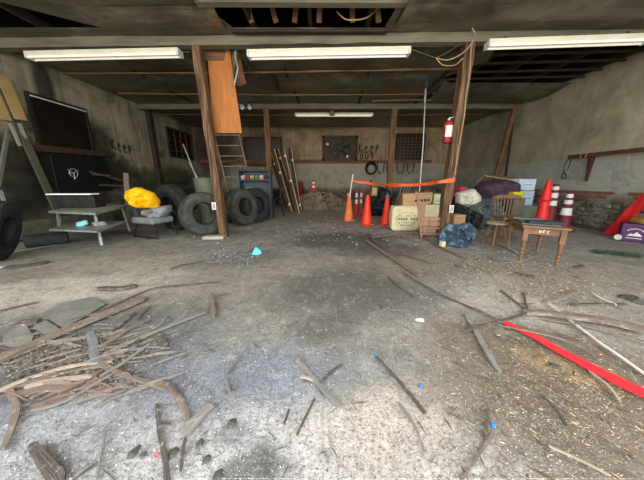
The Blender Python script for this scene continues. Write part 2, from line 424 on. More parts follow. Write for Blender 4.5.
# drooping loose edge sheets (foil curling down before the beam)
dr = MB()
def curl(poly_x, y0, y1, drop, n=40, amp=.03, seed=0):
    vs = []; fs = []; m = 8
    x0, x1 = poly_x
    for j in range(m + 1):
        f = j / m
        for i in range(n + 1):
            x = x0 + (x1 - x0) * i / n; y = y0 + (y1 - y0) * f
            z = CZ - .006 - drop * math.sin(math.pi * f) * (.65 + .35 * mnoise.noise(Vector((x * .8 + seed, y, 0)))) - amp * (.5 + .5 * mnoise.noise(Vector((x * 1.5, y * 6, seed)))) * math.sin(math.pi * f)
            vs.append((x, y, z))
    for j in range(m):
        for i in range(n): a = j * (n + 1) + i; fs.append((a, a + 1, a + n + 2, a + n + 1))
    dr.add(vs, fs)
curl((LX + 2.3, -1.75), 3.2, 4.28, .10, seed=1); curl((LX + .3, LX + 2.25), 2.0, 3.3, .06, seed=3)
curl((1.2, RX - .02), 3.3, 4.85, .11, seed=5); curl((-1.6, 1.1), 3.0, 4.25, .06, seed=8)
curl((LX + 2.9, -1.6), 4.3, 4.86, .05, seed=12)
curl((-5.9, -2.3), 5.3, 6.5, .07, seed=15); curl((-2.0, 3.2), 5.3, 6.5, .06, seed=18); curl((-5.9, -1.2), 6.6, 7.85, .06, seed=21); curl((-1.1, 2.6), 6.6, 7.85, .07, seed=24)
curl((3.2, RX - .02), 7.3, 8.8, .16, seed=27)
struct('trim_1', dr, CM, True)
# roof above with rafters
ROOFM = mat('dark_roof_boards', (24, 18, 13), (38, 28, 20), 3, (1, 8, 8), .9)
struct('roof', MB().box(((LX + RX) / 2, (BY + FY) / 2, CZ + 1.0), (RX - LX + .4, BY - FY + .4, .08)), ROOFM)
up = MB()
for x in (LX, RX): up.box((x, (BY + FY) / 2, CZ + .55), (.2, BY - FY + .2, .9))
for y in (FY, BY): up.box(((LX + RX) / 2, y, CZ + .55), (RX - LX, .2, .9))
struct('wall_attic', up, ROOFM)
for k, x in enumerate(np.arange(-5.9, 6.5, .95)):
    o = MB().bar((x, FY + .15, CZ + .13 + .04 * math.sin(x)), (x + .1 * math.sin(k * 2.1), BY - .15, CZ + .15), .06, .15, bevel=.006).build('rafter', DARKW)
    tag(o, None, kind='structure')
for yy in (5.75, 6.15, 6.6, 7.0):
    o = MB().bar((2.7, yy + .12, CZ + .035), (RX - .05, yy - .1, CZ + .035), .05, .04).build('purlin', DARKW); tag(o, None, kind='structure')
for k, (xa, xb, h0) in enumerate(((-1.15, -1.28, .05), (-.75, -1.0, .25), (-.05, .02, .05), (.5, .42, .05), (.93, .72, .1), (-.45, -.3, .3))):
    o = MB().bar((xa, 4.75, CZ + .02), (xb, 4.45, CZ + .85), .08, .05, up=(0, 1, 0)).build('roof_strut', WOODX if k % 2 else WOOD); tag(o, None, kind='structure')
# hole edges
struct('trim_2', MB().bar((-1.52, 4.9, CZ - .03), (1.1, 4.88, CZ - .035), .09, .04), DARKW)
struct('trim_7', MB().bar((-1.8, 4.2, CZ - .03), (1.3, 4.22, CZ - .03), .11, .04), BEAMM)
# beams
def rough_beam(name, a, b, w, h, m, n=50, seed=0, sag=0):
    pts = []; a, b = Vector(a), Vector(b); vs = []; fs = []
    for i in range(n + 1):
        f = i / n; p = a.lerp(b, f); p.z -= sag * math.sin(math.pi * f)
        for k, (dy, dz) in enumerate(((-.5, -.5), (.5, -.5), (.5, .5), (-.5, .5))):
            q = mnoise.noise(Vector((p.x * 2.5, k * 3.1, seed))) * .012
            vs.append(p + Vector((0, dy * w + q, dz * h + mnoise.noise(Vector((p.x * 1.8, k * 5.1, seed + 9))) * .014)))
    for i in range(n):
        for k in range(4): fs.append((i * 4 + k, i * 4 + (k + 1) % 4, i * 4 + 4 + (k + 1) % 4, i * 4 + 4 + k))
    fs += [(3, 2, 1, 0), tuple(n * 4 + k for k in range(4))]
    o = obj_from(name, vs, fs, m); tag(o, None, kind='structure'); fix_normals(o); return o
rough_beam('ceiling_beam', (LX, 5.22, CZ - .08), (RX, 4.92, CZ - .08), .16, .15, BEAMM)
rough_beam('ceiling_beam', (LX, B2 + .02, CZ - .085), (RX, B2 - .02, CZ - .085), .16, .16, BEAMM, seed=4)
TANL = mat('tan_batten', (110, 84, 52), (146, 112, 72), 4, (.5, 6, 6), .7)
for k, (y, x0, x1, dy) in enumerate(((6.55, -6.1, 3.3, -.25), (7.9, -5.9, 3.0, .1), (7.9, 3.2, 6.1, -.2), (10.2, -6.1, 6.1, 0))):
    rough_beam('ceiling_batten', (x0, y, CZ - .035), (x1, y + dy, CZ - .03), .05, .03, TANL, seed=20 + k, sag=.03)
# foil ribs between the battens: dark seams
for x in (-4.4, -.9, 1.05, 2.9):
    o = MB().bar((x, 5.3, CZ - .02), (x + .15, 8.9, CZ - .02), .05, .025).build('ceiling_batten', DARKW); tag(o, None, kind='structure')

# posts
def post(x, y, w, m, top, lean=0, seed=0, nm='timber_post'):
    vs = []; fs = []; n = 40
    for i in range(n + 1):
        z = top * i / n
        for k, (a, b) in enumerate(((-1, -1), (1, -1), (1, 1), (-1, 1))):
            vs.append((x + lean * z + a * w / 2 + mnoise.noise(Vector((z * 3, k * 2.7, seed))) * .016, y + b * w / 2 + mnoise.noise(Vector((z * 3, k * 4.7, seed + 5))) * .014, z))
    for i in range(n):
        for k in range(4): fs.append((i * 4 + k, i * 4 + (k + 1) % 4, i * 4 + 4 + (k + 1) % 4, i * 4 + 4 + k))
    fs += [(3, 2, 1, 0), tuple(n * 4 + k for k in range(4))]
    o = obj_from(nm, vs, fs, m); fix_normals(o); tag(o, None, kind='structure'); return o
POSTM = mat('split_post_timber', (46, 32, 22), (88, 64, 44), 2.2, (14, 14, .7), .85, bump=.8, c3=(138, 106, 76), lo=.32, hi=.66)
pl = post(-2.09, B1 + .08, .15, POSTM, CZ - .155, lean=-.05, seed=1)
pr = post(2.52, B1 + .0, .17, POSTM, CZ - .155, lean=.025, seed=2)
post(-1.87, B2, .17, WOOD, CZ - .16, seed=3); post(2.42, B2, .17, WOOD, CZ - .16, seed=4)
# pilaster timbers on the side walls
g0, g1 = W(160, 185, LX), W(147, 112, LX)
o = MB().bar((LX + .08, (g0.y + g1.y) / 2, 0), (LX + .08, (g0.y + g1.y) / 2 - .1, CZ - .02), .14, .2, up=(0, 1, 0), bevel=.01).build('trim_3', DARKW); tag(o, None, kind='structure')
a = W(500, 183, RX - .1); b = W(518, 104, RX - .08)
b.x -= .08; o = MB().bar(Vector((RX - .28, a.y + .25, 0)), b, .14, .13, up=(1, 0, 0), bevel=.01).build('leaning_timber', WOOD); tag(o, 'thick brown timber leaning against the right wall behind the blue cartons', 'timber')
a = W(508, 170, RX - .05); b = W(515, 118, RX - .05)
b.x -= .05; o = MB().bar(Vector((RX - .2, a.y - .2, 0)), b, .05, .05, up=(1, 0, 0)).build('leaning_timber', DARKW); tag(o, 'thin dark stick beside the thick timber on the right wall', 'timber')
# ledge on back wall, low ledge board
zl = P(340, 161.5, BY).z
struct('trim_4', MB().box((-1.9, BY - .05, zl), (8.2, .09, .16)).box((3.8, BY - .04, zl), (3.2, .07, .13)), WOODX)
struct('trim_5', MB().box(((LX + RX) / 2, BY - .06, P(340, 122, BY - .06).z + .05), (RX - LX - .1, .1, .14)), DARKW)

# stone rubble exposed at wall feet (right + back)
STONE = mat('exposed_rubble_stone', (64, 58, 50), (98, 90, 78), 4, rough=.95, bump=.6, c3=(128, 118, 102))
BRICKM = mat('exposed_red_brick', (98, 66, 52), (126, 92, 74), 5, rough=.95, bump=.4)
def stone(mb, c, sx, sy, sz, seed):
    n, m = 8, 5; vs = []; fs = []
    for j in range(m + 1):
        ph = math.pi * j / m
        for i in range(n):
            th = 2 * math.pi * i / n
            d = Vector((math.sin(ph) * math.cos(th), math.sin(ph) * math.sin(th), math.cos(ph)))
            d = Vector([math.copysign(abs(q) ** .55, q) for q in d]); k = 1 + .22 * mnoise.noise(d * 1.7 + Vector((seed, 0, 0)))
            vs.append((c[0] + d.x * sx * k, c[1] + d.y * sy * k, c[2] + d.z * sz * k))
    for j in range(m):
        for i in range(n): fs.append((j * n + i, j * n + (i + 1) % n, (j + 1) * n + (i + 1) % n, (j + 1) * n + i))
    mb.add(vs, fs)
mb = MB()
for r in range(5):
    y = 3.6 + random.random() * .2
    while y < 9.5:
        L = random.uniform(.12, .34)
        if random.random() < .9: stone(mb, (RX - .0 + random.uniform(-.015, .03), y + L / 2, .12 + r * .115 + random.uniform(-.01, .01)), random.uniform(.03, .075), L * .5, .052, random.random() * 90)
        y += L + .01
struct('wall_right_rubble', mb, STONE, True)
mb = MB()
for r in range(3):
    for k in range(22):
        if random.random() < .8: mb.box((RX - .012, 4.3 + k * .235 + (r % 2) * .11, .72 + r * .082), (.05, .21, .062), bevel=.008)
struct('wall_right_brick', mb, BRICKM)
mb = MB()
for r in range(4):
    x = LX + .1
    while x < RX - .2:
        L = random.uniform(.15, .4); stone(mb, (x + L / 2, BY + random.uniform(-.01, .02), .1 + r * .15), L * .5, random.uniform(.04, .08), .07, random.random() * 90); x += L
struct('wall_back_rubble', mb, STONE, True)

# ------------------------------------------------------------------ windows
VOID = mat('dark_beyond_pane', (14, 12, 10), (30, 26, 20), 3, rough=.35, bump=.05)  # near-black pane colour stands in for the dark beyond the openings
def window_frame(idx, wall, c, w, h, nx, nz, fm=DARKW, bw=.022):
    """barred window fixed on a wall; wall in 'left','back'"""
    t = thing('window_%d' % idx, None, None, c, {'left': math.pi / 2, 'back': 0}[wall]); t['kind'] = 'structure'
    # local: x along wall, -y into the room
    f = MB(); fw = .075
    f.box((0, -.03, h / 2 - fw / 2), (w, .07, fw), bevel=.006).box((0, -.03, -h / 2 + fw / 2), (w, .07, fw), bevel=.006)
    f.box((-w / 2 + fw / 2, -.03, 0), (fw, .07, h - 2 * fw)).box((w / 2 - fw / 2, -.03, 0), (fw, .07, h - 2 * fw))
    wf = f.build('window_frame', fm, t)
    MB().box((0, -.008, 0), (w - .1, .012, h - .1)).build('pane', VOID, wf)
    g = MB()
    for i in range(nx): x = -w / 2 + fw + (w - 2 * fw) * (i + 1) / (nx + 1); g.box((x, -.03, 0), (bw, .02, h - .1))
    for j in range(nz): z = -h / 2 + fw + (h - 2 * fw) * (j + 1) / (nz + 1); g.box((0, -.034, z), (w - .1, .02, bw))
    g.build('bars', WOODX, t)
    return t
a, b = W(165, 126, LX), W(194, 165, LX); window_frame(1, 'left', (LX, (a.y + b.y) / 2, (a.z + b.z) / 2 + .1), abs(b.y - a.y), abs(a.z - b.z) * .86, 3, 4)
a, b = P(243, 137, BY), P(283, 166, BY); window_frame(2, 'back', ((a.x + b.x) / 2, BY, (a.z + b.z) / 2), b.x - a.x, a.z - b.z, 6, 6)
a, b = P(396, 134, BY), P(423, 162, BY); window_frame(3, 'back', ((a.x + b.x) / 2, BY, (a.z + b.z) / 2 + .02), b.x - a.x, a.z - b.z, 6, 7)
# left wall furnace-like opening with pale strip light over it
a, b = W(33, 101, LX), W(85, 148, LX)
t = thing('window_4', None, None, (LX, 0, 0), 0, local=True); t['kind'] = 'structure'
fy0, fy1 = W(33, 120, LX).y, W(85, 120, LX).y; zt, zb = W(60, 105, LX).z, W(60, 148, LX).z
MB().box((.01, (fy0 + fy1) / 2, (zt + zb) / 2), (.02, fy1 - fy0, zt - zb)).build('pane', VOID, t)
f = MB()
for (y0, y1, z0, z1) in ((fy0 - .05, fy1 + .05, zt, zt + .07), (fy0 - .05, fy0, zb, zt), (fy1, fy1 + .05, zb, zt)): f.box((.03, (y0 + y1) / 2, (z0 + z1) / 2), (.06, y1 - y0, z1 - z0))
f.build('window_frame', mat('soot_black_wood', (22, 20, 18), (44, 38, 32)), t)
MB().box((.075, (fy0 + fy1) / 2, zt + .0), (.03, fy1 - fy0, .022)).build('drip_edge', WHITE, t)
a, b = W(36, 148, LX), W(112, 155, LX)
o = MB().bar((LX + .05, a.y, a.z), (LX + .05, b.y, b.z), .1, .13).build('trim_6', DARKW); tag(o, None, kind='structure')
a, b = W(48, 158, LX), W(104, 158, LX); z0 = W(75, 192, LX).z; z1 = W(75, 157, LX).z
bp = thing('black_steel_panel', 'large sooty black steel panel with pale valve wheel on left wall', 'panel', (LX + .02, (a.y + b.y) / 2, z0))
MB().box((.01, 0, (z1 - z0) / 2), (.05, b.y - a.y, z1 - z0), bevel=.008).build('sheet', mat('soot_black_steel', (12, 12, 12), (24, 24, 23), rough=.6), bp)
g = W(70, 173, LX); vw = MB(); cc = Vector((.07, g.y - bp.location.y, g.z - z0)); R = .1
vw.tube([cc + Vector((0, math.cos(q) * R, math.sin(q) * R)) for q in np.linspace(0, 2 * math.pi, 21)], .012, 6)
for q in (.5, 2.6, 4.7): vw.tube([cc, cc + Vector((0, math.cos(q) * R * 1.5, math.sin(q) * R * 1.5))], .008, 6)
vw.tube([cc - Vector((.05, 0, 0)), cc + Vector((.02, 0, 0))], .02, 8)
vw.build('valve_wheel', GALV, bp, True)

# ------------------------------------------------------------------ writing on the walls (spray painted strokes)
GL = {'K': [[(0, 0), (0, 1)], [(.7, 1), (.05, .45), (.75, 0)]], 'e': [[(0, .4), (.5, .45), (.45, .68), (.2, .72), (0, .4), (.1, .08), (.4, 0), (.6, .12)]],
      'P': [[(0, -.05), (.03, .75), (.4, .78), (.5, .5), (.05, .35)]], 'o': [[(.3, .7), (0, .5), (.05, .1), (.35, 0), (.6, .3), (.5, .62), (.3, .7)]],
      'u': [[(0, .7), (.05, .1), (.3, 0), (.5, .15), (.55, .7), (.55, 0)]], 't': [[(.25, .95), (.25, .1), (.45, 0)], [(0, .65), (.5, .65)]],
      'E': [[(.6, 1), (0, 1), (0, 0), (.6, 0)], [(0, .5), (.45, .5)]], 'N': [[(0, 0), (0, 1), (.6, 0), (.6, 1)]], 'F': [[(.6, 1), (0, 1), (0, 0)], [(0, .5), (.45, .5)]], 'C': [[(.6, .9), (.2, 1), (0, .5), (.2, 0), (.6, .1)]]}
def write(name, parts, m, label, r=.02, kids=None, parent=None, cat='graffiti'):
    mb = MB()
    root = None
    if parent is None: root = thing(name, label, cat, tuple(parts[0][1]), local=False)
    for (txt, o0, ux, uz, nrm, sp_) in parts:
        ux, uz = Vector(ux), Vector(uz); x = 0
        for ch in txt:
            for line in GL.get(ch, []):
                pts = [Vector(o0) + ux * (x + q[0] * .8) + uz * q[1] + Vector(nrm) * .004 for q in line]
                for i in range(len(pts) - 1): mb.bar(pts[i], pts[i + 1], r, .006, up=nrm)
            x += sp_
            if root and mb.v: mb.build('letter', m, root); mb = MB()
    return root or mb.build(name, m, parent)
a, b = P(359, 153, BY), P(381, 153, BY); s_ = (b.x - a.x) / 4.0; hz = P(367, 143, BY).z - a.z
a2 = P(360, 159, BY)
write('graffiti', [('KeeP', (a.x, BY - .01, a.z), (s_, 0, .0), (0, 0, hz), (0, -1, 0), 1.02), ('out', (a2.x, BY - .01, a2.z), (s_, 0, 0), (0, 0, hz * .7), (0, -1, 0), 1.0)], SPRAY, 'the words Keep out sprayed beside the fan on the back wall', .045)
a = W(112, 149, LX); b = W(134, 152, LX); s_ = (b.y - a.y) / 4.0
write('graffiti', [('KeeP', (LX + .005, a.y, a.z), (0, s_, -.02), (0, 0, .30), (1, 0, 0), 1.0)], SPRAY, 'word Keep sprayed in black on the sooty left wall', .035)
a = W(158, 157, LX)
write('graffiti', [('out', (LX + .005, a.y, a.z), (0, .2, 0), (0, 0, .36), (1, 0, 0), .95)], SPRAY, 'faint black sprayed letters beside the barred left wall window', .03)

# ------------------------------------------------------------------ exhaust fan in the back window
a, b = P(322.5, 136, BY), P(357, 161, BY); fw, fh = b.x - a.x, a.z - b.z
fan = thing('exhaust_fan', 'brown rusty exhaust fan set in the middle of the back wall', 'fan', ((a.x + b.x) / 2, BY - .02, b.z))
RUST = mat('rusty_fan_housing', (58, 44, 34), (92, 74, 58), 6, rough=.8, bump=.3)
m_ = MB(); fz = fh / 2
for (x, z, sx, sz) in ((0, fh - .06, fw, .12), (0, .06, fw, .12), (-fw / 2 + .06, fz, .12, fh), (fw / 2 - .06, fz, .12, fh)): m_.box((x, -.06, z), (sx, .12, sz), bevel=.01)
m_.build('housing', RUST, fan)
MB().box((0, -.02, fz), (fw - .1, .02, fh - .1)).build('back_plate', mat('dusty_back_plate', (96, 82, 64), (76, 64, 50)), fan)
RR = fh * .42; Mx = Matrix.Translation((-.0, -.08, fz)) @ Matrix.Rotation(math.pi / 2, 4, 'X')
MB().lathe([(RR, -.03), (RR + .04, -.03), (RR + .04, .05), (RR, .05)], 32, Mx, True).build('shroud_ring', RUST, fan, True)
MB().lathe([(.02, -.04), (.11, -.04), (.11, .03), (.05, .05)], 16, Mx).build('hub', RUST, fan, True)
for k in range(6):
    bl = MB(); A = k * math.pi / 3 + .3; d = Vector((math.cos(A), 0, math.sin(A))); n_ = Vector((-math.sin(A), 0, math.cos(A)))
    c0 = Vector((0, -.085, fz)); bl.add([c0 + d * .09 + n_ * .05 + Vector((0, .02, 0)), c0 + d * .09 - n_ * .05 - Vector((0, .02, 0)), c0 + d * (RR - .04) - n_ * .16 - Vector((0, .03, 0)), c0 + d * (RR - .02) + n_ * .12 + Vector((0, .03, 0))], [(0, 1, 2, 3)])
    v4 = [v + Vector((0, .008, 0)) for v in bl.v]; bl.add(v4, [(3, 2, 1, 0)]); bl.f += [(0, 1, 5, 4), (1, 2, 6, 5), (2, 3, 7, 6), (3, 0, 4, 7)]
    bl.build('blade', DSTEEL, fan)
lv = MB()
for k in range(7):
    z = .2 + k * (fh - .4) / 6
    lv.box((-fw / 2 + .26, -.07, z), (.2, .05, .05)); lv.box((fw / 2 - .26, -.07, z), (.2, .05, .05))
lv.build('louvres', RUST, fan)
MB().box((-fw / 2 + .24, -.125, fh * .66), (.13, .02, .1)).build('paper_tag', WHITE, fan)
MB().box((fw / 2 - .5, -.125, .2), (.09, .02, .12)).build('paper_tag', WHITE, fan)

# ------------------------------------------------------------------ strip lights
TUBE = NT('glowing_tube'); TUBE.b.inputs['Emission Color'].default_value = lin((255, 244, 214)); TUBE.b.inputs['Emission Strength'].default_value = .35
TUBEM = TUBE.out((235, 232, 222), .4)
def strip_light(c, L, rz, label, tilt=0, power=16, wide=.17):
    t = thing('fluorescent_light', label, 'ceiling light', c, rz, 'long fluorescent strip lights')
    h = wide
    body = MB(); pr_ = [(-h / 2, 0), (-h / 2, -.02), (-h * .28, -.065), (-.03, -.075), (.03, -.075), (h * .28, -.065), (h / 2, -.02), (h / 2, 0)]
    body.prism([(-L / 2, y, z) for y, z in pr_], (L, 0, 0)); hs = body.build('housing', WHITEE, t)
    for s in (-1, 1):
        MB().cyl((-L / 2 + .04, s * h * .34, -.085), (L / 2 - .04, s * h * .34, -.085), .019, n=12).build('tube', TUBEM, t, True)
    for s in (-1, 1):
        MB().box((s * (L / 2 - .015), 0, -.055), (.035, h + .01, .11), bevel=.008).build('end_cap', WHITE, hs)
    for s in (-1, 1): MB().box((s * L * .38, .03, .04), (.02, .02, .08)).build('hanger', DSTEEL, t)
    l = bpy.data.lights.new('tube_fill', 'AREA'); l.shape = 'RECTANGLE'; l.size = L; l.size_y = .1; l.energy = power; l.color = (1, .9, .7)  # area lamp added under each fixture to fill the depth of the room
    lo = bpy.data.objects.new('tube_fill', l); C.objects.link(lo); lo.location = (0, 0, -.125); lo.parent = t
    return t
def sl(p0, p1, Y0, Y1, label, power):
    a, b = P(*p0, Y0), P(*p1, Y1); c = (a + b) / 2; c.z = min(max(a.z, b.z) - .05, CZ - .1)
    return strip_light(c, (Vector((b.x - a.x, b.y - a.y, 0))).length, math.atan2(b.y - a.y, b.x - a.x), label, power=power * (.5 if power < 25 else .8))
sl((28, 50), (180, 49), 5.12, 5.0, 'long white strip light left of the left timber post', 22)
sl((248, 50), (410, 45), 4.93, 4.82, 'long white strip light hanging between the two front posts', 22)
sl((487, 42), (650, 32), 4.85, 4.68, 'long white strip light right of the right timber post', 22)
sl((295, 111), (373, 111), 9.75, 9.75, 'white strip light far back in front of the exhaust fan wall', 30)

# ------------------------------------------------------------------ cables
def cable(pts, r, m, label, name='cable', parent=None, cat='cable', n=6):
    P_ = [Vector(p) for p in pts]; out = []
    for i in range(len(P_) - 1):     # catmull-rom
        p0, p1, p2, p3 = P_[max(i - 1, 0)], P_[i], P_[i + 1], P_[min(i + 2, len(P_) - 1)]
        for k in range(5):
            t = k / 5; out.append(.5 * ((2 * p1) + (p2 - p0) * t + (2 * p0 - 5 * p1 + 4 * p2 - p3) * t * t + (3 * p1 - p0 - 3 * p2 + p3) * t ** 3))
    out.append(P_[-1])
    o = MB().tube(out, r, n).build(name, m, parent, True)
    if parent is None: tag(o, label, cat)
    return o
TANC = mat('tan_cable', (168, 140, 100), (140, 112, 76), rough=.6)
WIRE = mat('grey_wire', (96, 88, 74), (70, 62, 50), rough=.6)
fy = B1 - .135
cable([P(474, 38, fy), P(471, 50, fy), P(470, 70, fy), P(466, 95, fy), P(464, 118, fy), P(458, 150, fy), P(455, 175, fy)], .011, TANC, 'tan cable running down the face of the right timber post')
cable([P(472, 28, 4.8), P(475, 36, 4.78), P(468, 48, 4.8), P(458, 56, 4.85), P(447, 60, 4.9), P(436, 58, 4.95)], .011, TANC, 'tan cable looping from the right post top to the junction knot')
cable([P(436, 58, 4.95), P(443, 65, 4.93), P(455, 65, 4.9), P(463, 58, 4.9)], .009, TANC, 'short sagging cable loop below the junction knot')
cable([P(411, 49, 4.83), P(424, 54, 4.88), P(436, 58, 4.95)], .007, WIRE, 'thin grey wire from middle strip light to junction knot')
cable([P(436, 58, 4.95), P(448, 52, 4.95), P(462, 43, 4.98)], .006, WIRE, 'thin grey wire rising from junction knot to post top')
cable([P(240, 55, 5.4), P(262, 85, 6.8), P(275, 107, 8.9)], .008, WIRE, 'thin wire slanting back across the ceiling behind the hanging plywood')
cable([P(182, 52, 5.0), P(190, 52, 5.0)], .006, WIRE, 'short wire joining left strip light to the left post')
cable([P(337, 12, 4.55), P(345, 19, 4.5), P(355, 20, 4.5), P(366, 18, 4.5), P(374, 12, 4.6), P(378, 6, 4.6)], .01, TANC, 'pale cable drooping inside the torn ceiling hole')
cable([P(373, 112, 9.7), P(385, 113, 9.2), P(393, 117, 8.9)], .012, WIRE, 'dark wire from the far strip light to the right rear post')

# ------------------------------------------------------------------ things by the left post
PT = [(207, 50), (229, 50), (242, 133), (214, 133)]
pw = [P(x, y, 5.35) for x, y in PT]; pw[0].z = pw[1].z = CZ - .002
t = thing('plywood_panel', 'tall orange plywood panel hanging behind the left timber post', 'panel', tuple(pw[3]), 0, local=False)
MB().prism(pw, (0, .03, 0)).build('sheet', ORANGEW, t); fix_normals(t.children[0])
mb = MB(); mb.prism([P(204, 50, 5.36), P(226, 50, 5.36), P(224, 61, 5.36), P(205, 61, 5.36)], (0, -.02, 0)); mb.build('cleat', WOODX, t); fix_normals(t.children[1])
mb = MB().prism([P(227, 51, 5.5), P(238, 51, 5.5), P(233, 75, 5.5)], (0, .05, 0)); o = mb.build('wedge_bracket', mat('dusty_tan_board', (120, 110, 84), (146, 134, 104))); fix_normals(o)
tag(o, 'pale wedge shaped bracket under the ceiling beside the orange plywood', 'bracket')
mb = MB(); mb.tube([P(236, 46, 5.3), P(235, 55, 5.3), P(238, 68, 5.3), P(234, 86, 5.3)], .018, 6); o = mb.build('hanging_bar', GALV); tag(o, 'thin pale metal bar hanging beside the orange plywood', 'bar')
o = MB().prism([P(234, 60, 5.6), P(238, 48, 5.6), P(246, 84, 5.6), P(237, 86, 5.6)], (0, .04, 0)).build('wood_offcut', WOODX); fix_normals(o); tag(o, 'small triangular reddish wood offcut under the hanging bracket', 'wood')
# floodlight and boards under the rear beam
fp = P(246, 106, B2 - .15)
fl = thing('floodlight', 'twin white floodlight mounted on the rear beam beside the ladder', 'light', tuple(fp))
MB().box((0, .06, .03), (.4, .1, .06), bevel=.01).build('mounting_plate', DSTEEL, fl)
for sx in (-.12, .12): MB().lathe([(.03, .08), (.05, .04), (.085, -.02), (.08, -.03), (.02, -.02)], 16, Matrix.Translation((sx, -.02, -.03)) @ Matrix.Rotation(1.2, 4, 'X')).build('lamp_head', WHITE, fl, True)
a = P(300, 104, 9.5); b = P(334, 104, 9.4)
o = MB().bar((a.x, 9.5, CZ - .05), (b.x, 9.5, CZ - .05), .22, .09, bevel=.01).build('ceiling_board', WOODX); tag(o, 'short brown board fixed under the ceiling above the far strip light', 'board')
mb = MB(); stone(mb, (P(332, 107, 9.35).x, 9.32, CZ - .16), .09, .09, .13, 3); o = mb.build('wasp_nest', TANL, None, True); tag(o, 'tan paper nest hanging at the end of the short ceiling board', 'nest')
# ladder
ld = thing('ladder', 'grey step ladder standing behind the tyres below the plywood panel', 'ladder', (P(234, 190, 8.0).x, 8.0, 0), local=False)
L0, L1 = P(213, 130, 8.4), P(238, 130, 8.4); D0, D1 = G(0, 0), None
bl_, br_ = P(234, 213, 7.8), P(258, 213, 7.8); bl_.z = br_.z = 0
LADM = mat('grey_ladder_metal', (106, 94, 78), (136, 122, 104), 8, rough=.6, metal=.3)
MB().bar(bl_, L0, .05, .03, up=(0, 1, 0)).build('rail', LADM, ld); MB().bar(br_, L1, .05, .03, up=(0, 1, 0)).build('rail', LADM, ld)
for k in range(1, 9):
    f = k / 8.5; MB().bar(bl_.lerp(L0, f), br_.lerp(L1, f), .05, .03).build('rung', LADM, ld)

def tyre(R, r, w, n=48):
    """profile ring: outer radius R, rim radius r, width w, axis z"""
    prof = [(r, -w * .36), (r + (R - r) * .35, -w * .5), (R * .93, -w * .46), (R * .985, -w * .36), (R, -w * .15), (R, w * .15), (R * .985, w * .36), (R * .93, w * .46), (r + (R - r) * .35, w * .5), (r, w * .36), (r + .015, w * .3), (R * .9, w * .36), (R * .93, 0), (R * .9, -w * .36), (r + .015, -w * .3)]
    return prof
def make_tyre(loc, R, r, w, rz, tilt, label, m=RUBBER, lie=False, group='discarded tyres'):
    t = thing('tyre', label, 'tyre', loc, rz, group)
    if lie: M = Matrix.Translation((0, 0, w * .5))
    else: M = Matrix.Translation((0, 0, R * math.cos(tilt) + w / 2 * math.sin(abs(tilt)))) @ Matrix.Rotation(math.pi / 2 + tilt, 4, 'X')
    cs = o = MB().lathe(tyre(R, r, w), 44, M, True).build('carcass', m, t, True, sharp=50); fix_normals(o)
    tr = MB()
    for k in range(44):
        a = 2 * math.pi * k / 44
        for s in (-1, 0, 1):
            Mr = M @ Matrix.Rotation(a + (.06 if s == 0 else 0), 4, 'Z')
            q = MB().box((R + .002, 0, s * w * .27), (.016, R * .10, w * .2))
            tr.add([Mr @ v for v in q.v], q.f)
    tr.build('tread', m, cs)
    MB().lathe([(r - .004, -w * .36), (r + .02, -w * .395), (r + .035, -w * .37), (r + .01, -w * .33)], 44, M, True).build('bead', DSTEEL, cs, True)
    return t
g = G(201, 237); make_tyre((g.x, g.y + .2, 0), .45, .25, .28, .85, -.12, 'grey worn tyre standing upright directly left of the left timber post', RUBBER2)
g = G(163, 234); make_tyre((g.x, g.y + .5, 0), .53, .27, .28, -.45, .1, 'dark tyre standing behind the chair with the yellow jacket')
g = G(242, 226); make_tyre((g.x, g.y + .2, 0), .46, .24, .28, 1.1, -.12, 'front tyre of the pair just right of the left timber post', RUBBER2)
make_tyre((g.x + .22, g.y + .68, 0), .47, .24, .26, 1.0, -.1, 'rear tyre of the pair just right of the left timber post')
g = G(222, 229); make_tyre((g.x - .2, g.y + 1.0, 0), .42, .23, .25, .8, -.1, 'dark tyre mostly hidden behind the left timber post')
g = G(4, 262); make_tyre((g.x - .10, g.y + .12, 0), .43, .22, .24, -1.0, -.25, 'big dark tyre leaning at the far left edge of the photo')

# trash can with sticks
g = G(197, 226); tc_ = Vector((g.x + .02, g.y + .62, 0))
BIN = mat('olive_bin', (96, 104, 86), (112, 118, 98), 3, rough=.6, bump=.05)
t = thing('trash_bin', 'tall olive green bin holding sticks behind the upright tyre', 'bin', tc_)
z_top = P(197, 178, tc_.y).z
MB().lathe([(.001, 0), (.19, 0), (.25, z_top), (.27, z_top), (.27, z_top - .03), (.258, z_top - .035), (.2, .02), (.001, .03)][1:7] , 24).build('body', BIN, t, True)
for k, (p1, lab) in enumerate((((183, 144), 'tall pale stick rising out of the olive bin'), ((189, 162), 'shorter pale stick in the olive bin'))):
    a = Vector((tc_.x - .05 + k * .1, tc_.y, z_top - .5)); b = P(*p1, tc_.y + .05)
    o = MB().tube([a, b], [.02, .016], 6).build('stick', GALV, None, True); tag(o, lab, 'stick')

# chair with yellow jacket
g = G(152, 238); CX, CYY = g.x - .05, g.y + .22
ch = thing('lounge_chair', 'low grey upholstered chair with black metal legs under a yellow jacket', 'chair', (CX, CYY, 0), -.35)
GREYV = mat('grey_vinyl', (104, 108, 106), (136, 140, 136), 5, rough=.55, bump=.15)
se = MB(); se.box((0, -.02, .36), (.62, .5, .13), bevel=.05); se.build('seat', GREYV, ch, True)
MB().box((-.31, .05, .52), (.14, .5, .32), Matrix.Rotation(-.2, 3, 'Y'), bevel=.05).build('backrest', mat('dark_vinyl', (40, 44, 46), (58, 62, 62)), ch, True)
for sx in (-1, 1):
    for sy in (-1, 1): MB().tube([(sx * .24, sy * .18, .32), (sx * .34, sy * .24, 0)], .016, 8).build('leg', BLACK, ch, True)
MB().tube([(-.34, -.24, .02), (.34, -.24, .02)], .014, 8).build('stretcher', BLACK, ch, True)
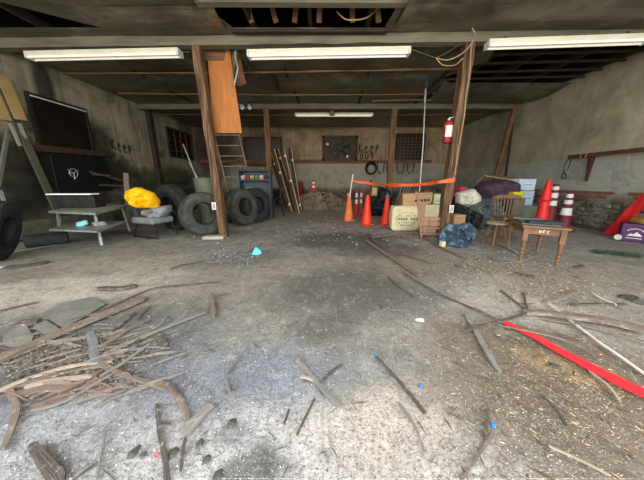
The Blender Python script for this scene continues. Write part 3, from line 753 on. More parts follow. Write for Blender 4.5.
# jacket: draped folded cloth
YEL = mat('yellow_nylon', (246, 190, 10), (226, 160, 4), 4, rough=.55, bump=.2)
def drape(outline, Y, depth, seed, m, name, label, cat, n=26, amp=.035):
    """a soft solid cloth heap whose front follows an outline given by pixel points at distance Y"""
    pts = [P(x, y, Y) for x, y in outline]; c = sum(pts, Vector()) / len(pts); K = 72; ring = []
    per = [(pts[(i + 1) % len(pts)] - pts[i]).length for i in range(len(pts))]; tot = sum(per)
    for k in range(K):
        d = tot * k / K; i = 0
        while d > per[i]: d -= per[i]; i += 1
        ring.append(pts[i].lerp(pts[(i + 1) % len(pts)], d / per[i]))
    # smooth ring
    for _ in range(2): ring = [(ring[i - 1] + ring[i] * 2 + ring[(i + 1) % K]) / 4 for i in range(K)]
    vs = []; fs = []; R = 20
    for s in (-1, 1):
        for j in range(R + 1):
            f = j / R; prof = math.sqrt(max(0, 1 - f ** 2.6))
            for k in range(K):
                p = c.lerp(ring[k], f)
                q = p * 5.5 + Vector((seed, seed * .7, 0))
                w_ = mnoise.noise(q * .5) * 1.6; fold = (1 - abs(mnoise.noise(Vector((q.x * 1.1 + w_, seed, q.z * .45 + w_)))) * 4.2) * 1.3 + (1 - abs(mnoise.noise(Vector((q.x * 1.6 - w_, seed + 9, q.z * 1.9 + w_)))) * 4) * .7
                vs.append(p + Vector((0, s * (depth * .5 * prof) + fold * amp * prof * s, 0)) + (p - c) * (.05 * mnoise.noise(q * 1.3) * f))
    for h in range(2):
        o_ = h * (R + 1) * K
        for j in range(R):
            for k in range(K):
                q = (o_ + j * K + k, o_ + j * K + (k + 1) % K, o_ + (j + 1) * K + (k + 1) % K, o_ + (j + 1) * K + k); fs.append(q if h else q[::-1])
    for k in range(K): a = R * K + k; b = R * K + (k + 1) % K; e = (R + 1) * K; fs.append((a, b, b + e, a + e))
    o = obj_from(name, vs, fs, m, True, sharp=180); 
    import bmesh
    bm = bmesh.new(); bm.from_mesh(o.data); bmesh.ops.remove_doubles(bm, verts=bm.verts, dist=.0008); bmesh.ops.recalc_face_normals(bm, faces=bm.faces); bm.to_mesh(o.data); bm.free()
    if label: tag(o, label, cat)
    return o
drape([(127, 190), (137, 187), (147, 190), (154, 193), (158, 203), (160, 209), (150, 208), (143, 209), (133, 206), (127, 201)], CYY - .12, .3, 3, YEL, 'jacket', 'bright yellow jacket draped over the low chair on the left', 'jacket', amp=.075)
drape([(144, 209), (152, 208), (160, 206), (170, 205), (171, 211), (166, 217), (152, 219), (144, 215)], CYY - .06, .44, 5, GREYV, 'folded_tarp', 'silvery grey folded tarp lying on the low chair below the jacket', 'tarp')

# low steel bench
A, B_, Cc, Dd = G(65, 246), G(98, 247), G(118, 238), G(80, 234)
hz = P(62, 211, A.y).z
bt = thing('steel_bench', 'low two tier grey metal bench in front of the black steel panel', 'bench', tuple((A + B_ + Cc) / 3), local=False)
def slab(px, z, th, nm, m, parent, lab=None):
    pts = [G(x, y, z) for x, y in px]; o = MB().prism(pts, (0, 0, -th)).build(nm, m, parent); fix_normals(o)
    if lab: o['label'] = lab
    return o
TOPZ, LOWZ = .64, .36
top = [(48, 211), (95, 213), (128, 205), (88, 202)]
slab(top, TOPZ, .035, 'tabletop', STEEL, bt)
low = [(49, 229), (97, 231), (125, 221), (84, 219)]
slab(low, LOWZ, .03, 'lower_shelf', STEEL, bt)
T = [G(x, y, TOPZ - .03) for x, y in top]; cT = sum(T, Vector()) / 4
for q in T:
    e = cT.lerp(q, .8); f = cT.lerp(q, .9); MB().bar(e, Vector((f.x, f.y, 0)), .04, .04).build('leg', STEEL, bt)
# black crate on the bench; made-up white board for a bright slit of light
g = (G(60, 207, TOPZ) + G(100, 208, TOPZ)) / 2; cr = thing('black_crate', 'flat black crate standing on the steel bench', 'crate', (g.x, g.y + .05, TOPZ), .1)
zc = P(76, 194.5, g.y).z - TOPZ
MB().box((0, 0, zc / 2 - .01), (.72, .3, zc - .02), bevel=.01).build('body', DSTEEL, cr); MB().box((0, 0, zc - .02), (.76, .34, .03), bevel=.006).build('rim', DSTEEL, cr)
o = MB().box((g.x - .02, g.y - .05, TOPZ + zc + .012), (.82, .2, .022), Matrix.Rotation(.06, 3, 'Z')).build('slit_light_board', mat('slit_light_white', (250, 248, 242), (240, 238, 230), rough=.3)); tag(o, 'made-up narrow white board on the black crate, for a slit of light', 'board')
g = G(83, 226, LOWZ)
drape([(77, 222), (86, 220), (88, 224), (84, 227), (78, 227)], g.y, .12, 9, mat('cyan_cloth', (110, 196, 190), (150, 216, 208)), 'cloth_mask', 'pale cyan crumpled cloth on the lower shelf of steel bench', 'cloth', amp=.01)
drape([(92, 222), (104, 221), (107, 225), (98, 228)], g.y + .05, .14, 19, mat('clear_bag', (140, 144, 140), (110, 112, 108)), 'plastic_bag', 'grey crumpled bag on the lower shelf of steel bench', 'bag', amp=.01)
# junk board upright behind chair
a = P(127, 205, 6.1); o = MB().bar(P(129, 222, 6.15), P(126, 173, 6.2), .12, .03, up=(0, 1, 0)).build('upright_board', S_BROWN); tag(o, 'short tan board standing upright behind the yellow jacket', 'board')
# left leaning planks
o = MB().bar(W(58, 213, LX + .4), W(14, 116, LX + .1), .13, .045, up=(1, 0, 0)).build('leaning_plank', mat('greenish_dark_plank', (64, 64, 52), (86, 84, 68), 3, rough=.8)); tag(o, 'long dark green plank leaning up against the sooty left wall', 'plank')
YB = mat('yellowish_board', (148, 122, 76), (170, 144, 92), 3, rough=.8)
for k, (p, q, lab) in enumerate((((21, 120), (2, 76), 'tan board leaning high on left wall, the right one of two'), ((5, 120), (-14, 76), 'tan board leaning high on left wall, the left one at the edge'))):
    o = MB().bar(W(*p, LX + .2), W(*q, LX + .1), .2, .03, up=(1, 0, 0)).build('leaning_board', YB); tag(o, lab, 'board')
for p, q, lab in (((20, 146), (10, 123), 'left pale rail below the two tan boards'), ((29, 147), (19, 123), 'right pale rail below the two tan boards')):
    o = MB().bar(W(*p, LX + .16), W(*q, LX + .19), .05, .03, up=(1, 0, 0)).build('pale_rail', mat('pale_rail_paint', (150, 150, 126), (128, 128, 106))); tag(o, lab, 'rail')
o = MB().bar(W(-2, 186, LX + .5), W(8, 130, LX + .05), .05, .05, up=(1, 0, 0)).build('pale_pole', mat('greyish_pole', (110, 114, 100), (90, 94, 80))); tag(o, 'grey pole leaning across the far left edge below the tan boards', 'pole')
o = MB().bar(W(16, 236, LX + .25), W(0, 190, LX + .25), .04, .04, up=(1, 0, 0)).build('metal_bar', STEEL); tag(o, 'thin grey bar leaning over the big tyre at far left', 'bar')
# stone curb and rolled dark mat along left wall
cA, cB = G(18, 231), G(62, 226); cA.x = LX + .3
o = MB().box((LX + .16, 5.6, .18), (.3, 2.6, .36), bevel=.03).build('concrete_plinth', mat('dusty_plinth', (78, 78, 66), (100, 98, 84))); tag(o, 'long low dusty concrete plinth against the left wall behind the bench', 'plinth')
gA, gB = G(20, 249), G(64, 244)
o = MB().tube([gA + Vector((0, .1, .11)), gB + Vector((0, .1, .11))], .115, 14).build('rolled_mat', mat('dark_rubber_mat', (38, 40, 40), (60, 62, 60)), None, True); tag(o, 'dark rolled rubber mat lying beside the big left tyre', 'mat')
# clutter behind bench along left wall: dark pipes, boxes
rr = random.Random(4)
for k, (p, q, lab) in enumerate((((90, 172), (124, 181), 'rusty horizontal pipe rising right of the valve wheel'), ((92, 174), (110, 176), 'short rusty pipe stub beside the valve wheel'), ((100, 185), (126, 186), 'lowest dark pipe right of the black panel'))):
    o = MB().tube([W(*p, LX + .12), W(*q, LX + .3)], .03, 8).build('pipe', mat('rusty_pipe', (66, 54, 44), (88, 74, 60)), None, True); tag(o, lab, 'pipe')
MJ = mat('dark_machine_paint', (32, 34, 32), (54, 54, 50), 5, rough=.7)
def machine(x, y, w, d, h, rz, label, name='machine_part'):
    t = thing(name, label, 'machine', (x, y, 0), rz)
    MB().box((0, 0, h * .3), (w, d, h * .6), bevel=.02).build('body', MJ, t)
    MB().cyl((-w * .3, 0, h * .75), (w * .3, 0, h * .75), h * .2, n=14).build('drum', MJ, t, True)
    for s in (-1, 1): MB().box((s * w * .36, 0, h * .75), (.05, d * .7, h * .34)).build('bracket', DSTEEL, t)
    return t
g = W(116, 205, LX + .75); machine(LX + .8, g.y + 1.0, .7, .5, .75, .3, 'dark machine with a drum between the steel bench and low chair')
g = W(140, 185, LX + .5); machine(LX + .65, g.y + .3, .8, .5, 1.0, -.2, 'taller dark machine by the left wall below the sprayed word')
g = W(172, 185, LX + .6); machine(LX + .75, g.y + 1.0, .9, .6, .9, 1.2, 'dark machine by the left wall below the barred window')

# ------------------------------------------------------------------ mid back: cabinet, chair, screens
g = G(268, 211); cab = thing('metal_cabinet', 'blue grey open metal cabinet with junk behind the second tyre pair', 'cabinet', (P(257, 200, 7.8).x, 7.8, 0))
CB = mat('blue_grey_paint', (78, 90, 94), (60, 70, 74), 4, rough=.6)
wz_ = P(257, 170, 7.8).z; cw = .95
sd = MB()
for s in (-1, 1): MB().box((s * (cw / 2 - .015), 0, wz_ / 2), (.03, .42, wz_)).build('side_panel', CB, cab)
for z in (.08, .5, wz_ - .28, wz_): MB().box((0, 0, z - .015), (cw - .03, .42, .03)).build('shelf', CB, cab)
MB().box((0, .2, wz_ / 2), (cw - .06, .02, wz_)).build('back_panel', CB, cab)
cols = [((196, 190, 176), 'white'), ((166, 60, 52), 'red'), ((186, 160, 120), 'tan'), ((110, 120, 90), 'olive'), ((200, 190, 160), 'cream'), ((90, 40, 36), 'maroon')]
for k in range(6):
    x = -.36 + k * .14; c, nm = cols[k]
    zt_ = wz_ - .28; 
    mb = MB(); stone(mb, (cab.location.x + x, cab.location.y - .06, zt_ + .06), .07, .07, .065, k * 9)
    o = mb.build('rag', mat('rag_' + nm, c), None, True); tag(o, nm + ' crumpled rag on the upper shelf of the blue grey cabinet', 'rag', 'rags on the cabinet shelf')
for k in range(7):
    x = -.42 + k * .14; mb = MB(); stone(mb, (cab.location.x + x, cab.location.y - .03, wz_ + .045), .075, .1, .05, k * 5 + 3)
    o = mb.build('leather_glove', mat('dusty_tan_cloth', (112, 96, 70), (84, 72, 54)) if k == 0 else bpy.data.materials['dusty_tan_cloth'], None, True); tag(o, ['leftmost', 'second from left', 'third from left', 'middle right', 'third from right', 'second from right', 'rightmost'][k] + ' dusty tan cloth lump on top of the blue grey cabinet', 'cloth', 'cloth lumps on top of the cabinet')
    o.name = 'cloth_lump'
# office chair
g = G(276, 216); oc = thing('plastic_armchair', 'black armchair standing beside the blue grey cabinet', 'chair', (g.x - .08, g.y - .15, 0), -.5)
MB().box((0, 0, .4), (.48, .46, .06), bevel=.02).build('seat', BLACK, oc)
MB().box((-.05, .24, .66), (.46, .05, .46), Matrix.Rotation(-.18, 3, 'X'), bevel=.02).build('backrest', BLACK, oc)
for sx in (-1, 1):
    MB().tube([(sx * .25, .22, .62), (sx * .28, .05, .63), (sx * .28, -.2, .6), (sx * .25, -.24, .0)], .018, 8).build('armrest', BLACK, oc, True)
    MB().tube([(sx * .22, .2, .4), (sx * .26, .28, 0)], .018, 8).build('leg', BLACK, oc, True)
# leaning striped boards
SB = mat('split_bamboo_brown', (52, 36, 26), (92, 66, 46), 3, (8, 8, .8), .7); LB = mat('pale_edge_wood', (176, 152, 116), (196, 172, 134), 3, (8, 8, .8), .7)
brd = [((273, 149), (291, 212)), ((277, 149), (296, 211)), ((283, 150), (298, 213)), ((290, 148), (300, 210)), ((268, 146), (288, 208))]
labs = ['second from left of the pale edged boards leaning near the cabinet', 'third pale edged board leaning near the cabinet, in the middle', 'fourth pale edged board leaning near the cabinet', 'rightmost pale edged board leaning near the cabinet', 'leftmost pale edged board leaning near the cabinet']
for k, ((tx, ty), (bx, by)) in enumerate(brd):
    b0 = G(bx, by); a0 = P(tx, ty, b0.y + .9 + .05 * k)
    t = thing('leaning_board', labs[k], 'board', tuple(b0), local=False, group='boards leaning beside the cabinet')
    MB().bar(b0, a0, .19, .03, up=(0, 1, 0)).build('plank', SB, t)
    d = Vector((.055, -.012, 0)); MB().bar(b0 + d, a0 + d, .03, .04, up=(0, 1, 0)).build('pale_edge', LB, t)
    for f in ((.12, .62), (.1, .85), (.5, .9), (.08, .8), (.3, .7))[k]: MB().box(b0.lerp(a0, f) + Vector((.03, -.035, 0)), (.08, .02, .09)).build('paper_tag', WHITE, t)
# far extinguisher, small cone far
def extinguisher(loc, h, r, rz, label, lab=True):
    t = thing('fire_extinguisher', label, 'fire extinguisher', loc, rz)
    RED = bpy.data.materials.get('extinguisher_red') or mat('extinguisher_red', (158, 28, 34), (132, 20, 28), 4, rough=.4, bump=.02)
    MB().lathe([(r * .9, 0), (r, .02), (r, h * .72), (r * .85, h * .8), (r * .4, h * .85), (r * .3, h * .88)], 24).build('body', RED, t, True)
    if lab: 
        mb = MB(); n = 10
        vs = []; 
        for i in range(n + 1):
            a = -math.pi * .8 + math.pi * .75 * i / n
            for z in (h * .22, h * .66): vs.append(((r + .002) * math.cos(a), (r + .002) * math.sin(a), z))
        mb.add(vs, [(2 * i, 2 * i + 2, 2 * i + 3, 2 * i + 1) for i in range(n)]); mb.build('paper_label', WHITE, t, True)
    MB().lathe([(r * .35, h * .86), (r * .35, h * .93), (r * .15, h * .95)], 12).build('valve', GALV, t, True)
    MB().bar((-.01, 0, h * .95), (r * 1.1, 0, h * 1.0), .02, .012).build('handle', GALV, t)
    MB().tube([(r * .3, 0, h * .9), (r * 1.15, 0, h * .8), (r * 1.12, 0, h * .5), (r * 1.05, 0, h * .25)], .01, 6).build('hose', BLACK, t, True)
    return t
a = P(449.8, 143, B1 - .02); b = P(451, 117, B1 - .02)
ex = extinguisher((2.52 + .055 - .085 - .088, B1 - .02, a.z), b.z - a.z, .08, 0, 'red fire extinguisher hanging on the left side of the right timber post')
MB().box((.088, 0, .2), (.02, .06, .05)).build('wall_hook', DSTEEL, ex)
g = P(301, 193, BY - .25); extinguisher((g.x, g.y - .05, .0), P(301, 177, BY - .3).z - 0, .1, 0, 'small red extinguisher standing far back right of leaning boards', False)

# ------------------------------------------------------------------ traffic cones
def cone(loc, h, rb, rt, m, label, bands=(), tip=None, base=None, group='traffic cones', name='traffic_cone', rz=0.2, cat='traffic cone', bm_=None):
    t = thing(name, label, cat, loc, rz, group)
    bs = base or rb * 1.15
    b = MB(); n = 4
    b.box((0, 0, .018), (bs * 2, bs * 2, .036), bevel=.012); b.build('base', bm_ or m, t)
    th = .006; MB().lathe([(rb, .036), (rb * .97, .06), (rt + .004, h * .985), (rt * .8, h), (rt * .3, h)], 28).build('body', m, t, True)
    for z0, z1 in bands:
        q = lambda z: rb * .97 + (rt + .004 - rb * .97) * (z - .06) / (h * .985 - .06) + .003
        MB().lathe([(q(z0 * h) - .004, z0 * h), (q(z0 * h), z0 * h), (q(z1 * h), z1 * h), (q(z1 * h) - .004, z1 * h)], 28).build('reflective_band', WHITE, t, True)
    if tip: MB().lathe([(rt + .012, h * .93), (rt + .02, h * .96), (rt + .018, h + .03), (rt * .5, h + .05)], 16).build('tip', tip, t, True)
    return t
GREYTIP = mat('grey_tip', (120, 120, 122), (92, 92, 96))
def cone_px(px, pyb, pyt, wpx, m, label, **k):
    g = G(px, pyb); h = P(px, pyt, g.y).z; r = wpx / F * (g.y / ray(px, pyb).y) / 2
    return cone((g.x, g.y + r * .5, 0), h, r * .92, r * .25, m, label, **k), g, h
c1, g1, h1 = cone_px(349, 221, 195, 11, CONE_OLD, 'faded pale orange cone with a white stick stuck in its top')
cone_px(367, 225, 195, 12, CONE, 'bright orange cone, the middle one of the front three', base=.16)
cone_px(386.5, 225, 196, 11, CONE, 'bright orange cone with grey tip beside the cream sack', tip=GREYTIP, base=.16)
zt2 = P(352, 174, g1.y).z
stk = MB().tube([(g1.x + .0, g1.y + .05, h1 - .12), (P(353, 174, g1.y).x, g1.y, zt2)], .018, 8).build('stick', WHITE, None, True); tag(stk, 'white stick standing out of the faded orange cone', 'stick')
DEL = mat('bright_red_plastic', (206, 50, 38), (180, 40, 30))
for px, pb, pt, lab in ((356, 216, 191, 'slim red and white delineator post right of the faded cone'), (360.5, 215, 191, 'second slim red and white delineator, close before the middle cone'), (348, 213, 192, 'slim red and white delineator hidden behind the faded cone')):
    g = G(px, pb); h = P(px, pt, g.y).z
    cone((g.x, g.y, 0), h, .055, .035, DEL, lab, bands=((.5, .66), (.76, .92)), base=.1, group='delineator posts', name='delineator_post', cat='delineator')
q_ = P(313.5, 191, 10.6); cone((q_.x, 10.6, q_.z), P(313.5, 180, 10.6).z - q_.z, .085, .04, DEL, 'small red and white marker cone far back on the rubble', bands=((.3, .5), (.65, .85)))
# right side group
g = G(538, 234); h = P(546, 188, g.y).z
cone((g.x, g.y, 0), h, .14, .06, CONE_RED, 'lower red cone of the stack behind the small school table', base=.16)
t2 = cone((g.x, g.y, h * .72), h * .46, .1, .03, CONE_RED, 'upper red cone stacked over another behind the small school table', base=.085)
g = G(548, 232); cone((g.x, g.y + .05, 0), P(556, 184, g.y).z, .12, .05, CONE_DK, 'tall dark red delineator with three white bands beside the red cones', bands=((.56, .66), (.72, .82), (.88, .95)), base=.17, group='delineator posts', name='delineator_post', cat='delineator')
g = G(557, 230); cone((g.x + .02, g.y - .1, 0), P(564, 192, g.y - .1).z, .14, .05, CONE_DK, 'shorter dark red delineator with white bands, rightmost behind the table', bands=((.42, .6), (.7, .8), (.86, .95)), base=.17, group='delineator posts', name='delineator_post', cat='delineator')

# caution tape
TAPE = mat('orange_tape', (236, 104, 44), (210, 84, 30), rough=.5)
def ribbon(pts, wd, m, label, name, cat, th=.004):
    P_ = [Vector(p) for p in pts]; sm = []
    for i in range(len(P_) - 1):
        p0, p1, p2, p3 = P_[max(i - 1, 0)], P_[i], P_[i + 1], P_[min(i + 2, len(P_) - 1)]
        for k in range(6):
            t = k / 6; sm.append(.5 * ((2 * p1) + (p2 - p0) * t + (2 * p0 - 5 * p1 + 4 * p2 - p3) * t * t + (3 * p1 - p0 - 3 * p2 + p3) * t ** 3))
    sm.append(P_[-1]); vs = []; fs = []
    for i, p in enumerate(sm):
        ww = wd * (.75 + .45 * mnoise.noise(Vector((i * .23, 3, 1)))); tw = .5 * mnoise.noise(Vector((i * .15, 0, 7)))
        u = Vector((0, math.sin(tw), math.cos(tw))) * ww / 2; n_ = Vector((0, th / 2, 0))
        vs += [p - u - n_, p + u - n_, p + u + n_, p - u + n_]
    for i in range(len(sm) - 1):
        for k in range(4): fs.append((i * 4 + k, i * 4 + (k + 1) % 4, i * 4 + 4 + (k + 1) % 4, i * 4 + 4 + k))
    fs += [(3, 2, 1, 0), tuple(len(vs) - 4 + k for k in range(4))]
    o = obj_from(name, vs, fs, m, True); fix_normals(o); tag(o, label, cat); return o
ya = G(349, 221).y + .05
ribbon([P(352, 180, ya), P(358, 182, ya), P(368, 183, ya - .1), P(376, 184.5, ya - .3), P(395, 185, 5.9), P(412, 185, 5.6), P(430, 183.5, 5.2), P(440, 182, B1 - .14), P(455, 180, B1 - .14)], .085, TAPE, 'orange plastic tape strung from the white stick to the right post', 'caution_tape', 'tape')
# rods leaning behind the tape
for k, (b, tpx, lab) in enumerate((((394, 200), (405, 170), 'leftmost pale metal rod leaning under the tape'), ((396, 201), (409, 170), 'second pale metal rod leaning under the tape'), ((398, 202), (412, 171), 'third pale metal rod leaning under the tape'), ((400, 203), (414, 174), 'rightmost pale metal rod leaning under the tape'))):
    o = MB().tube([P(b[0], b[1] + 6, 8.8 - .05 * k), P(*tpx, 9.6)], .022, 8).build('metal_rod', GALV, None, True)
    o.location.z = 0; tag(o, lab, 'rod', 'metal rods under the tape')
# tall thin pole near rear right post
a = P(419, 200, 7.6); a.z = 0
b = P(425.5, 93, 7.6)
t = thing('metal_pole', 'tall thin grey pole standing between the rear post and right post', 'pole', tuple(a), local=False)
MB().tube([a, a.lerp(b, .6) + Vector((.03, 0, 0)), b], [.022, .02, .016], 8).build('shaft', GALV, t, True); MB().tube([b - Vector((0, 0, .25)), b + Vector((0, 0, .1))], .035, 8).build('ferrule', GALV, t, True)
# horizontal bar between
cable([P(372, 101, 8.3), P(400, 100, 8.3), P(432, 100, 8.3)], .012, TANC, 'thin tan rod under the ceiling near the tall pole', 'ceiling_rod', cat='rod')
# hoses on back wall
HZ = P(371, 168, BY - .12); R_ = P(376, 168, BY).x - P(371, 168, BY).x
mb = MB(); mb.tube([HZ + Vector((math.cos(q) * R_, 0, math.sin(q) * R_ * 1.15)) for q in np.linspace(0, 2 * math.pi, 25)], .045, 8); mb.tube([HZ + Vector((math.cos(q) * R_ * .86, -.06, math.sin(q) * R_ - .05)) for q in np.linspace(.4, 6, 25)], .03, 8)
o = mb.build('coiled_hose', BLACK, None, True); tag(o, 'black coiled hose hanging on back wall under the word out', 'hose')
for px, lab in ((381, 'short dark loop hanging just right of the coiled hose'), (390, 'dark cord loop hanging left of the right rear post'), (401, 'dark cord loop hanging under the right barred window'), (411, 'rightmost dark cord loop under the right barred window')):
    c = P(px, 165, BY - .1); r = .16
    o = MB().tube([c + Vector((-r, 0, .1)), c + Vector((-r * 1.1, 0, -.2)), c + Vector((-.3 * r, 0, -.42)), c + Vector((r * .8, 0, -.3)), c + Vector((r, 0, .1))], .02, 6).build('looped_cord', BLACK, None, True); tag(o, lab, 'cord')

# ------------------------------------------------------------------ rubble heaps at back
def heap(name, x, y, sx, sy, h, seed, m, label, cat='rubble', kind=None):
    n = 26; vs = []; fs = []
    for j in range(n + 1):
        for i in range(n + 1):
            u, v = i / n * 2 - 1, j / n * 2 - 1
            d = max(0, 1 - (u * u + v * v)); z = h * d ** .6 * (.7 + .6 * mnoise.noise(Vector((u * 2.2 + seed, v * 2.2, 0)))) + .12 * h * mnoise.noise(Vector((u * 9, v * 9, seed))) * (d > 0)
            vs.append((x + u * sx, y + v * sy, max(z, -.02)))
    for j in range(n):
        for i in range(n): a = j * (n + 1) + i; fs.append((a, a + 1, a + n + 2, a + n + 1))
    b = MB(); b.add(vs, fs)
    for k in range(60):
        a = rng.rand() * 6.28; r = math.sqrt(rng.rand()) * .95; u, v = math.cos(a) * r, math.sin(a) * r
        z = h * max(0, 1 - r * r) ** .6 * .7; s = .03 + rng.rand() * .07
        stone(b, (x + u * sx, y + v * sy, z + s * .3), s * 1.4, s, s * .7, k)
    o = b.build(name, m); tag(o, label, cat, kind=kind or 'stuff'); return o
RUB = mat('rubble_earth', (78, 66, 54), (112, 98, 82), 6, rough=.95, bump=.5, c3=(136, 122, 104))
heap('rubble_heap', P(318, 200, 10.9).x, 10.7, 1.1, .7, .95, 1, RUB, 'heap of brown rubble at back wall right of the leaning boards')
heap('rubble_heap', P(345, 200, 10.3).x, 10.6, 1.0, .8, .45, 4, RUB, 'heap of brown rubble at back wall behind the orange cones')
heap('rubble_heap', P(430, 200, 10.3).x, 10.4, 1.6, 1.0, .9, 7, RUB, 'heap of brown rubble at back wall behind the cardboard boxes')
heap('rubble_heap', 5.4, 8.6, .75, 1.5, .7, 10, RUB, 'heap of grey rubble along the right wall behind the purple blanket')
heap('rubble_heap', P(222, 200, 9.8).x, 10.2, 1.2, 1.0, .5, 13, RUB, 'heap of dark rubble at back wall behind the ladder')

# ------------------------------------------------------------------ bags and boxes by right post
def box_px(x0, x1, yt, yb, Y, depth, m, name, label, rz=0, cat='box', lift=None, tilt=0, flaps=False):
    a, b = P(x0, yb, Y), P(x1, yt, Y); w_, h_ = abs(b.x - a.x), b.z - a.z
    z0 = a.z if lift is None else lift; h_ = b.z - z0
    t = thing(name, label, cat, ((a.x + b.x) / 2, Y + depth / 2, z0), rz)
    R = Matrix.Rotation(tilt, 3, 'Y')
    MB().box((0, 0, h_ / 2), (w_, depth, h_), R, bevel=.006).build('body', m, t)
    if flaps:
        f = MB(); f.box((-w_ / 4 - .01, -.0, h_ + .012), (w_ / 2 - .01, depth * .98, .008), Matrix.Rotation(-.08, 3, 'Y')); f.box((w_ / 4 + .01, 0, h_ + .012), (w_ / 2 - .01, depth * .98, .008), Matrix.Rotation(.08, 3, 'Y'))
        f.build('flaps', m, t)
    return t, w_, h_
# cream sack in front
g = G(405, 231)
sk = thing('paper_sack', 'big cream paper sack with faded print beside the right orange cone', 'sack', (g.x, g.y + .12, 0), 0)
w_, h_ = P(420, 220, g.y).x - P(392, 220, g.y).x, P(405, 206, g.y).z
def pillow(cx, cy, w, d, h, seed, mb, tilt=0, squ=.45):
    n, m = 40, 24; vs = []; fs = []
    for j in range(m + 1):
        ph = math.pi * j / m
        for i in range(n):
            th = 2 * math.pi * i / n
            dd = Vector((math.sin(ph) * math.cos(th), math.sin(ph) * math.sin(th), -math.cos(ph))); dd = Vector([math.copysign(abs(q) ** squ, q) for q in dd])
            k = 1 + .07 * mnoise.noise(dd * 2.3 + Vector((seed, 0, 0))) + .04 * mnoise.noise(dd * 6 + Vector((seed, 0, 0)))
            p = Vector((dd.x * w / 2 * k, dd.y * d / 2 * k, max(h / 2 + dd.z * h / 2 * k, 0))); p = Matrix.Rotation(tilt, 3, 'Y') @ p
            vs.append((cx + p.x, cy + p.y, p.z))
    for j in range(m):
        for i in range(n): fs.append((j * n + i, j * n + (i + 1) % n, (j + 1) * n + (i + 1) % n, (j + 1) * n + i))
    mb.add(vs, fs)
mb = MB(); pillow(0, 0, w_ * 1.02, .3, h_, 2, mb, 0, .33); mb.build('body', CREAM, sk, True)
pm = MB(); yy = -.165
for (z, l, hh) in ((.62, .5, .018), (.5, .72, .05), (.36, .5, .015), (.25, .4, .015)):
    for q in range(9):
        if (q * 7 + int(z * 10)) % 5: pm.box((-l * w_ / 2 + l * w_ * q / 8, yy, z * h_), (l * w_ / 12, .006, hh), Matrix.Rotation(.2 * math.sin(q * 3), 3, 'Y'))
for q in np.linspace(0, 2 * math.pi, 25)[:-1]: pm.box((math.cos(q) * w_ * .36, yy, .5 * h_ + math.sin(q) * h_ * .26), (.018, .005, .018))
pm.build('print', INK2, sk)
# broken ladderback chair frame lying in front of box
g = G(423, 233); fr = thing('ladderback_chair', 'broken reddish wooden chair back leaning against the boxes', 'chair', (P(436, 225, 4.95).x, 4.95, 0), 0)
RW = mat('reddish_chair_wood', (124, 86, 68), (164, 122, 98), 3, (6, 6, 1), .6)
xl = P(420, 225, 4.95).x - fr.location.x; xr = P(449, 225, 4.95).x - fr.location.x; ht = P(418, 192, 5.15).z
MB().tube([(xl + .06, 0, 0), (xl + .0, .1, ht * .45), (xl - .02, .15, ht * .8), (xl - .06, .22, ht)], .022, 8).build('side_post', RW, fr, True)
MB().tube([(xr, .0, 0), (xr, .1, .4)], .022, 8).build('side_post', RW, fr, True)
for z, wd in ((.08, .05), (.2, .05), (.29, .09), (.39, .08)): MB().bar((xl + .04, .06 + z * .1, z), (xr, .04 + z * .1, z), .025, wd).build('slat', RW, fr)
# cardboard behind
t, bw_, bh_ = box_px(404, 434, 193, 212, 5.75, .4, CARD, 'cardboard_box', 'brown cardboard box with black lettering behind the cream sack', -.15, lift=.34, tilt=-.07)
pm = MB(); 
for q in range(5): pm.box((-.12 + q * .07 + .1, -.205, bh_ * .68), (.045, .006, .06 if q % 2 else .045), Matrix.Rotation(.25 * math.sin(q * 2), 3, 'Y'))
for q in range(6): pm.bar((.05 + q * .05, -.205, bh_ * .28 + .02 * q), (.09 + q * .05, -.205, bh_ * .32 + .025 * q + .015 * (q % 2)), .012, .03, up=(0, 0, 1))
pm.build('lettering', INK, t)
for c in list(t.children):
    if c.name.startswith('lettering'): c.rotation_euler = (0, -.07, 0)
t, _, _ = box_px(401, 436, 211, 230, 5.72, .42, mat('brown_board', (122, 96, 72), (140, 112, 84)), 'cardboard_box', 'lower brown cardboard box under the lettered one behind the cream sack', -.1, lift=0)
t, _, _ = box_px(424, 446, 205, 222, 5.5, .3, CREAM, 'carton', 'cream carton tucked behind the broken chair back', .05, lift=0)
t, _, _ = box_px(433, 443, 194, 203, 5.95, .25, mat('teal_print_bag', (120, 170, 170), (190, 188, 130), lo=.45, hi=.55), 'printed_bag', 'small teal and yellow printed bag left of the right post', .05, lift=0)
# jeans heap
g = G(457, 247)
JE = mat('denim_blue', (26, 36, 50), (58, 76, 94), 7, rough=.8, bump=.5, c3=(124, 140, 150), lo=.3, hi=.7)
drape([(437, 238), (442, 230), (449, 223), (458, 225), (470, 222), (474, 226), (470, 236), (468, 245), (456, 248), (446, 249), (440, 246)], g.y + .2, .42, 12, JE, 'denim_bundle', 'crumpled blue denim bundle lying at foot of the right post', 'clothes', amp=.085)
o = box_px(441, 446, 242, 249, g.y - .02, .08, CREAM, 'paper_scrap', 'small cream carton scrap against the denim bundle', .3, cat='paper', lift=0)[0]
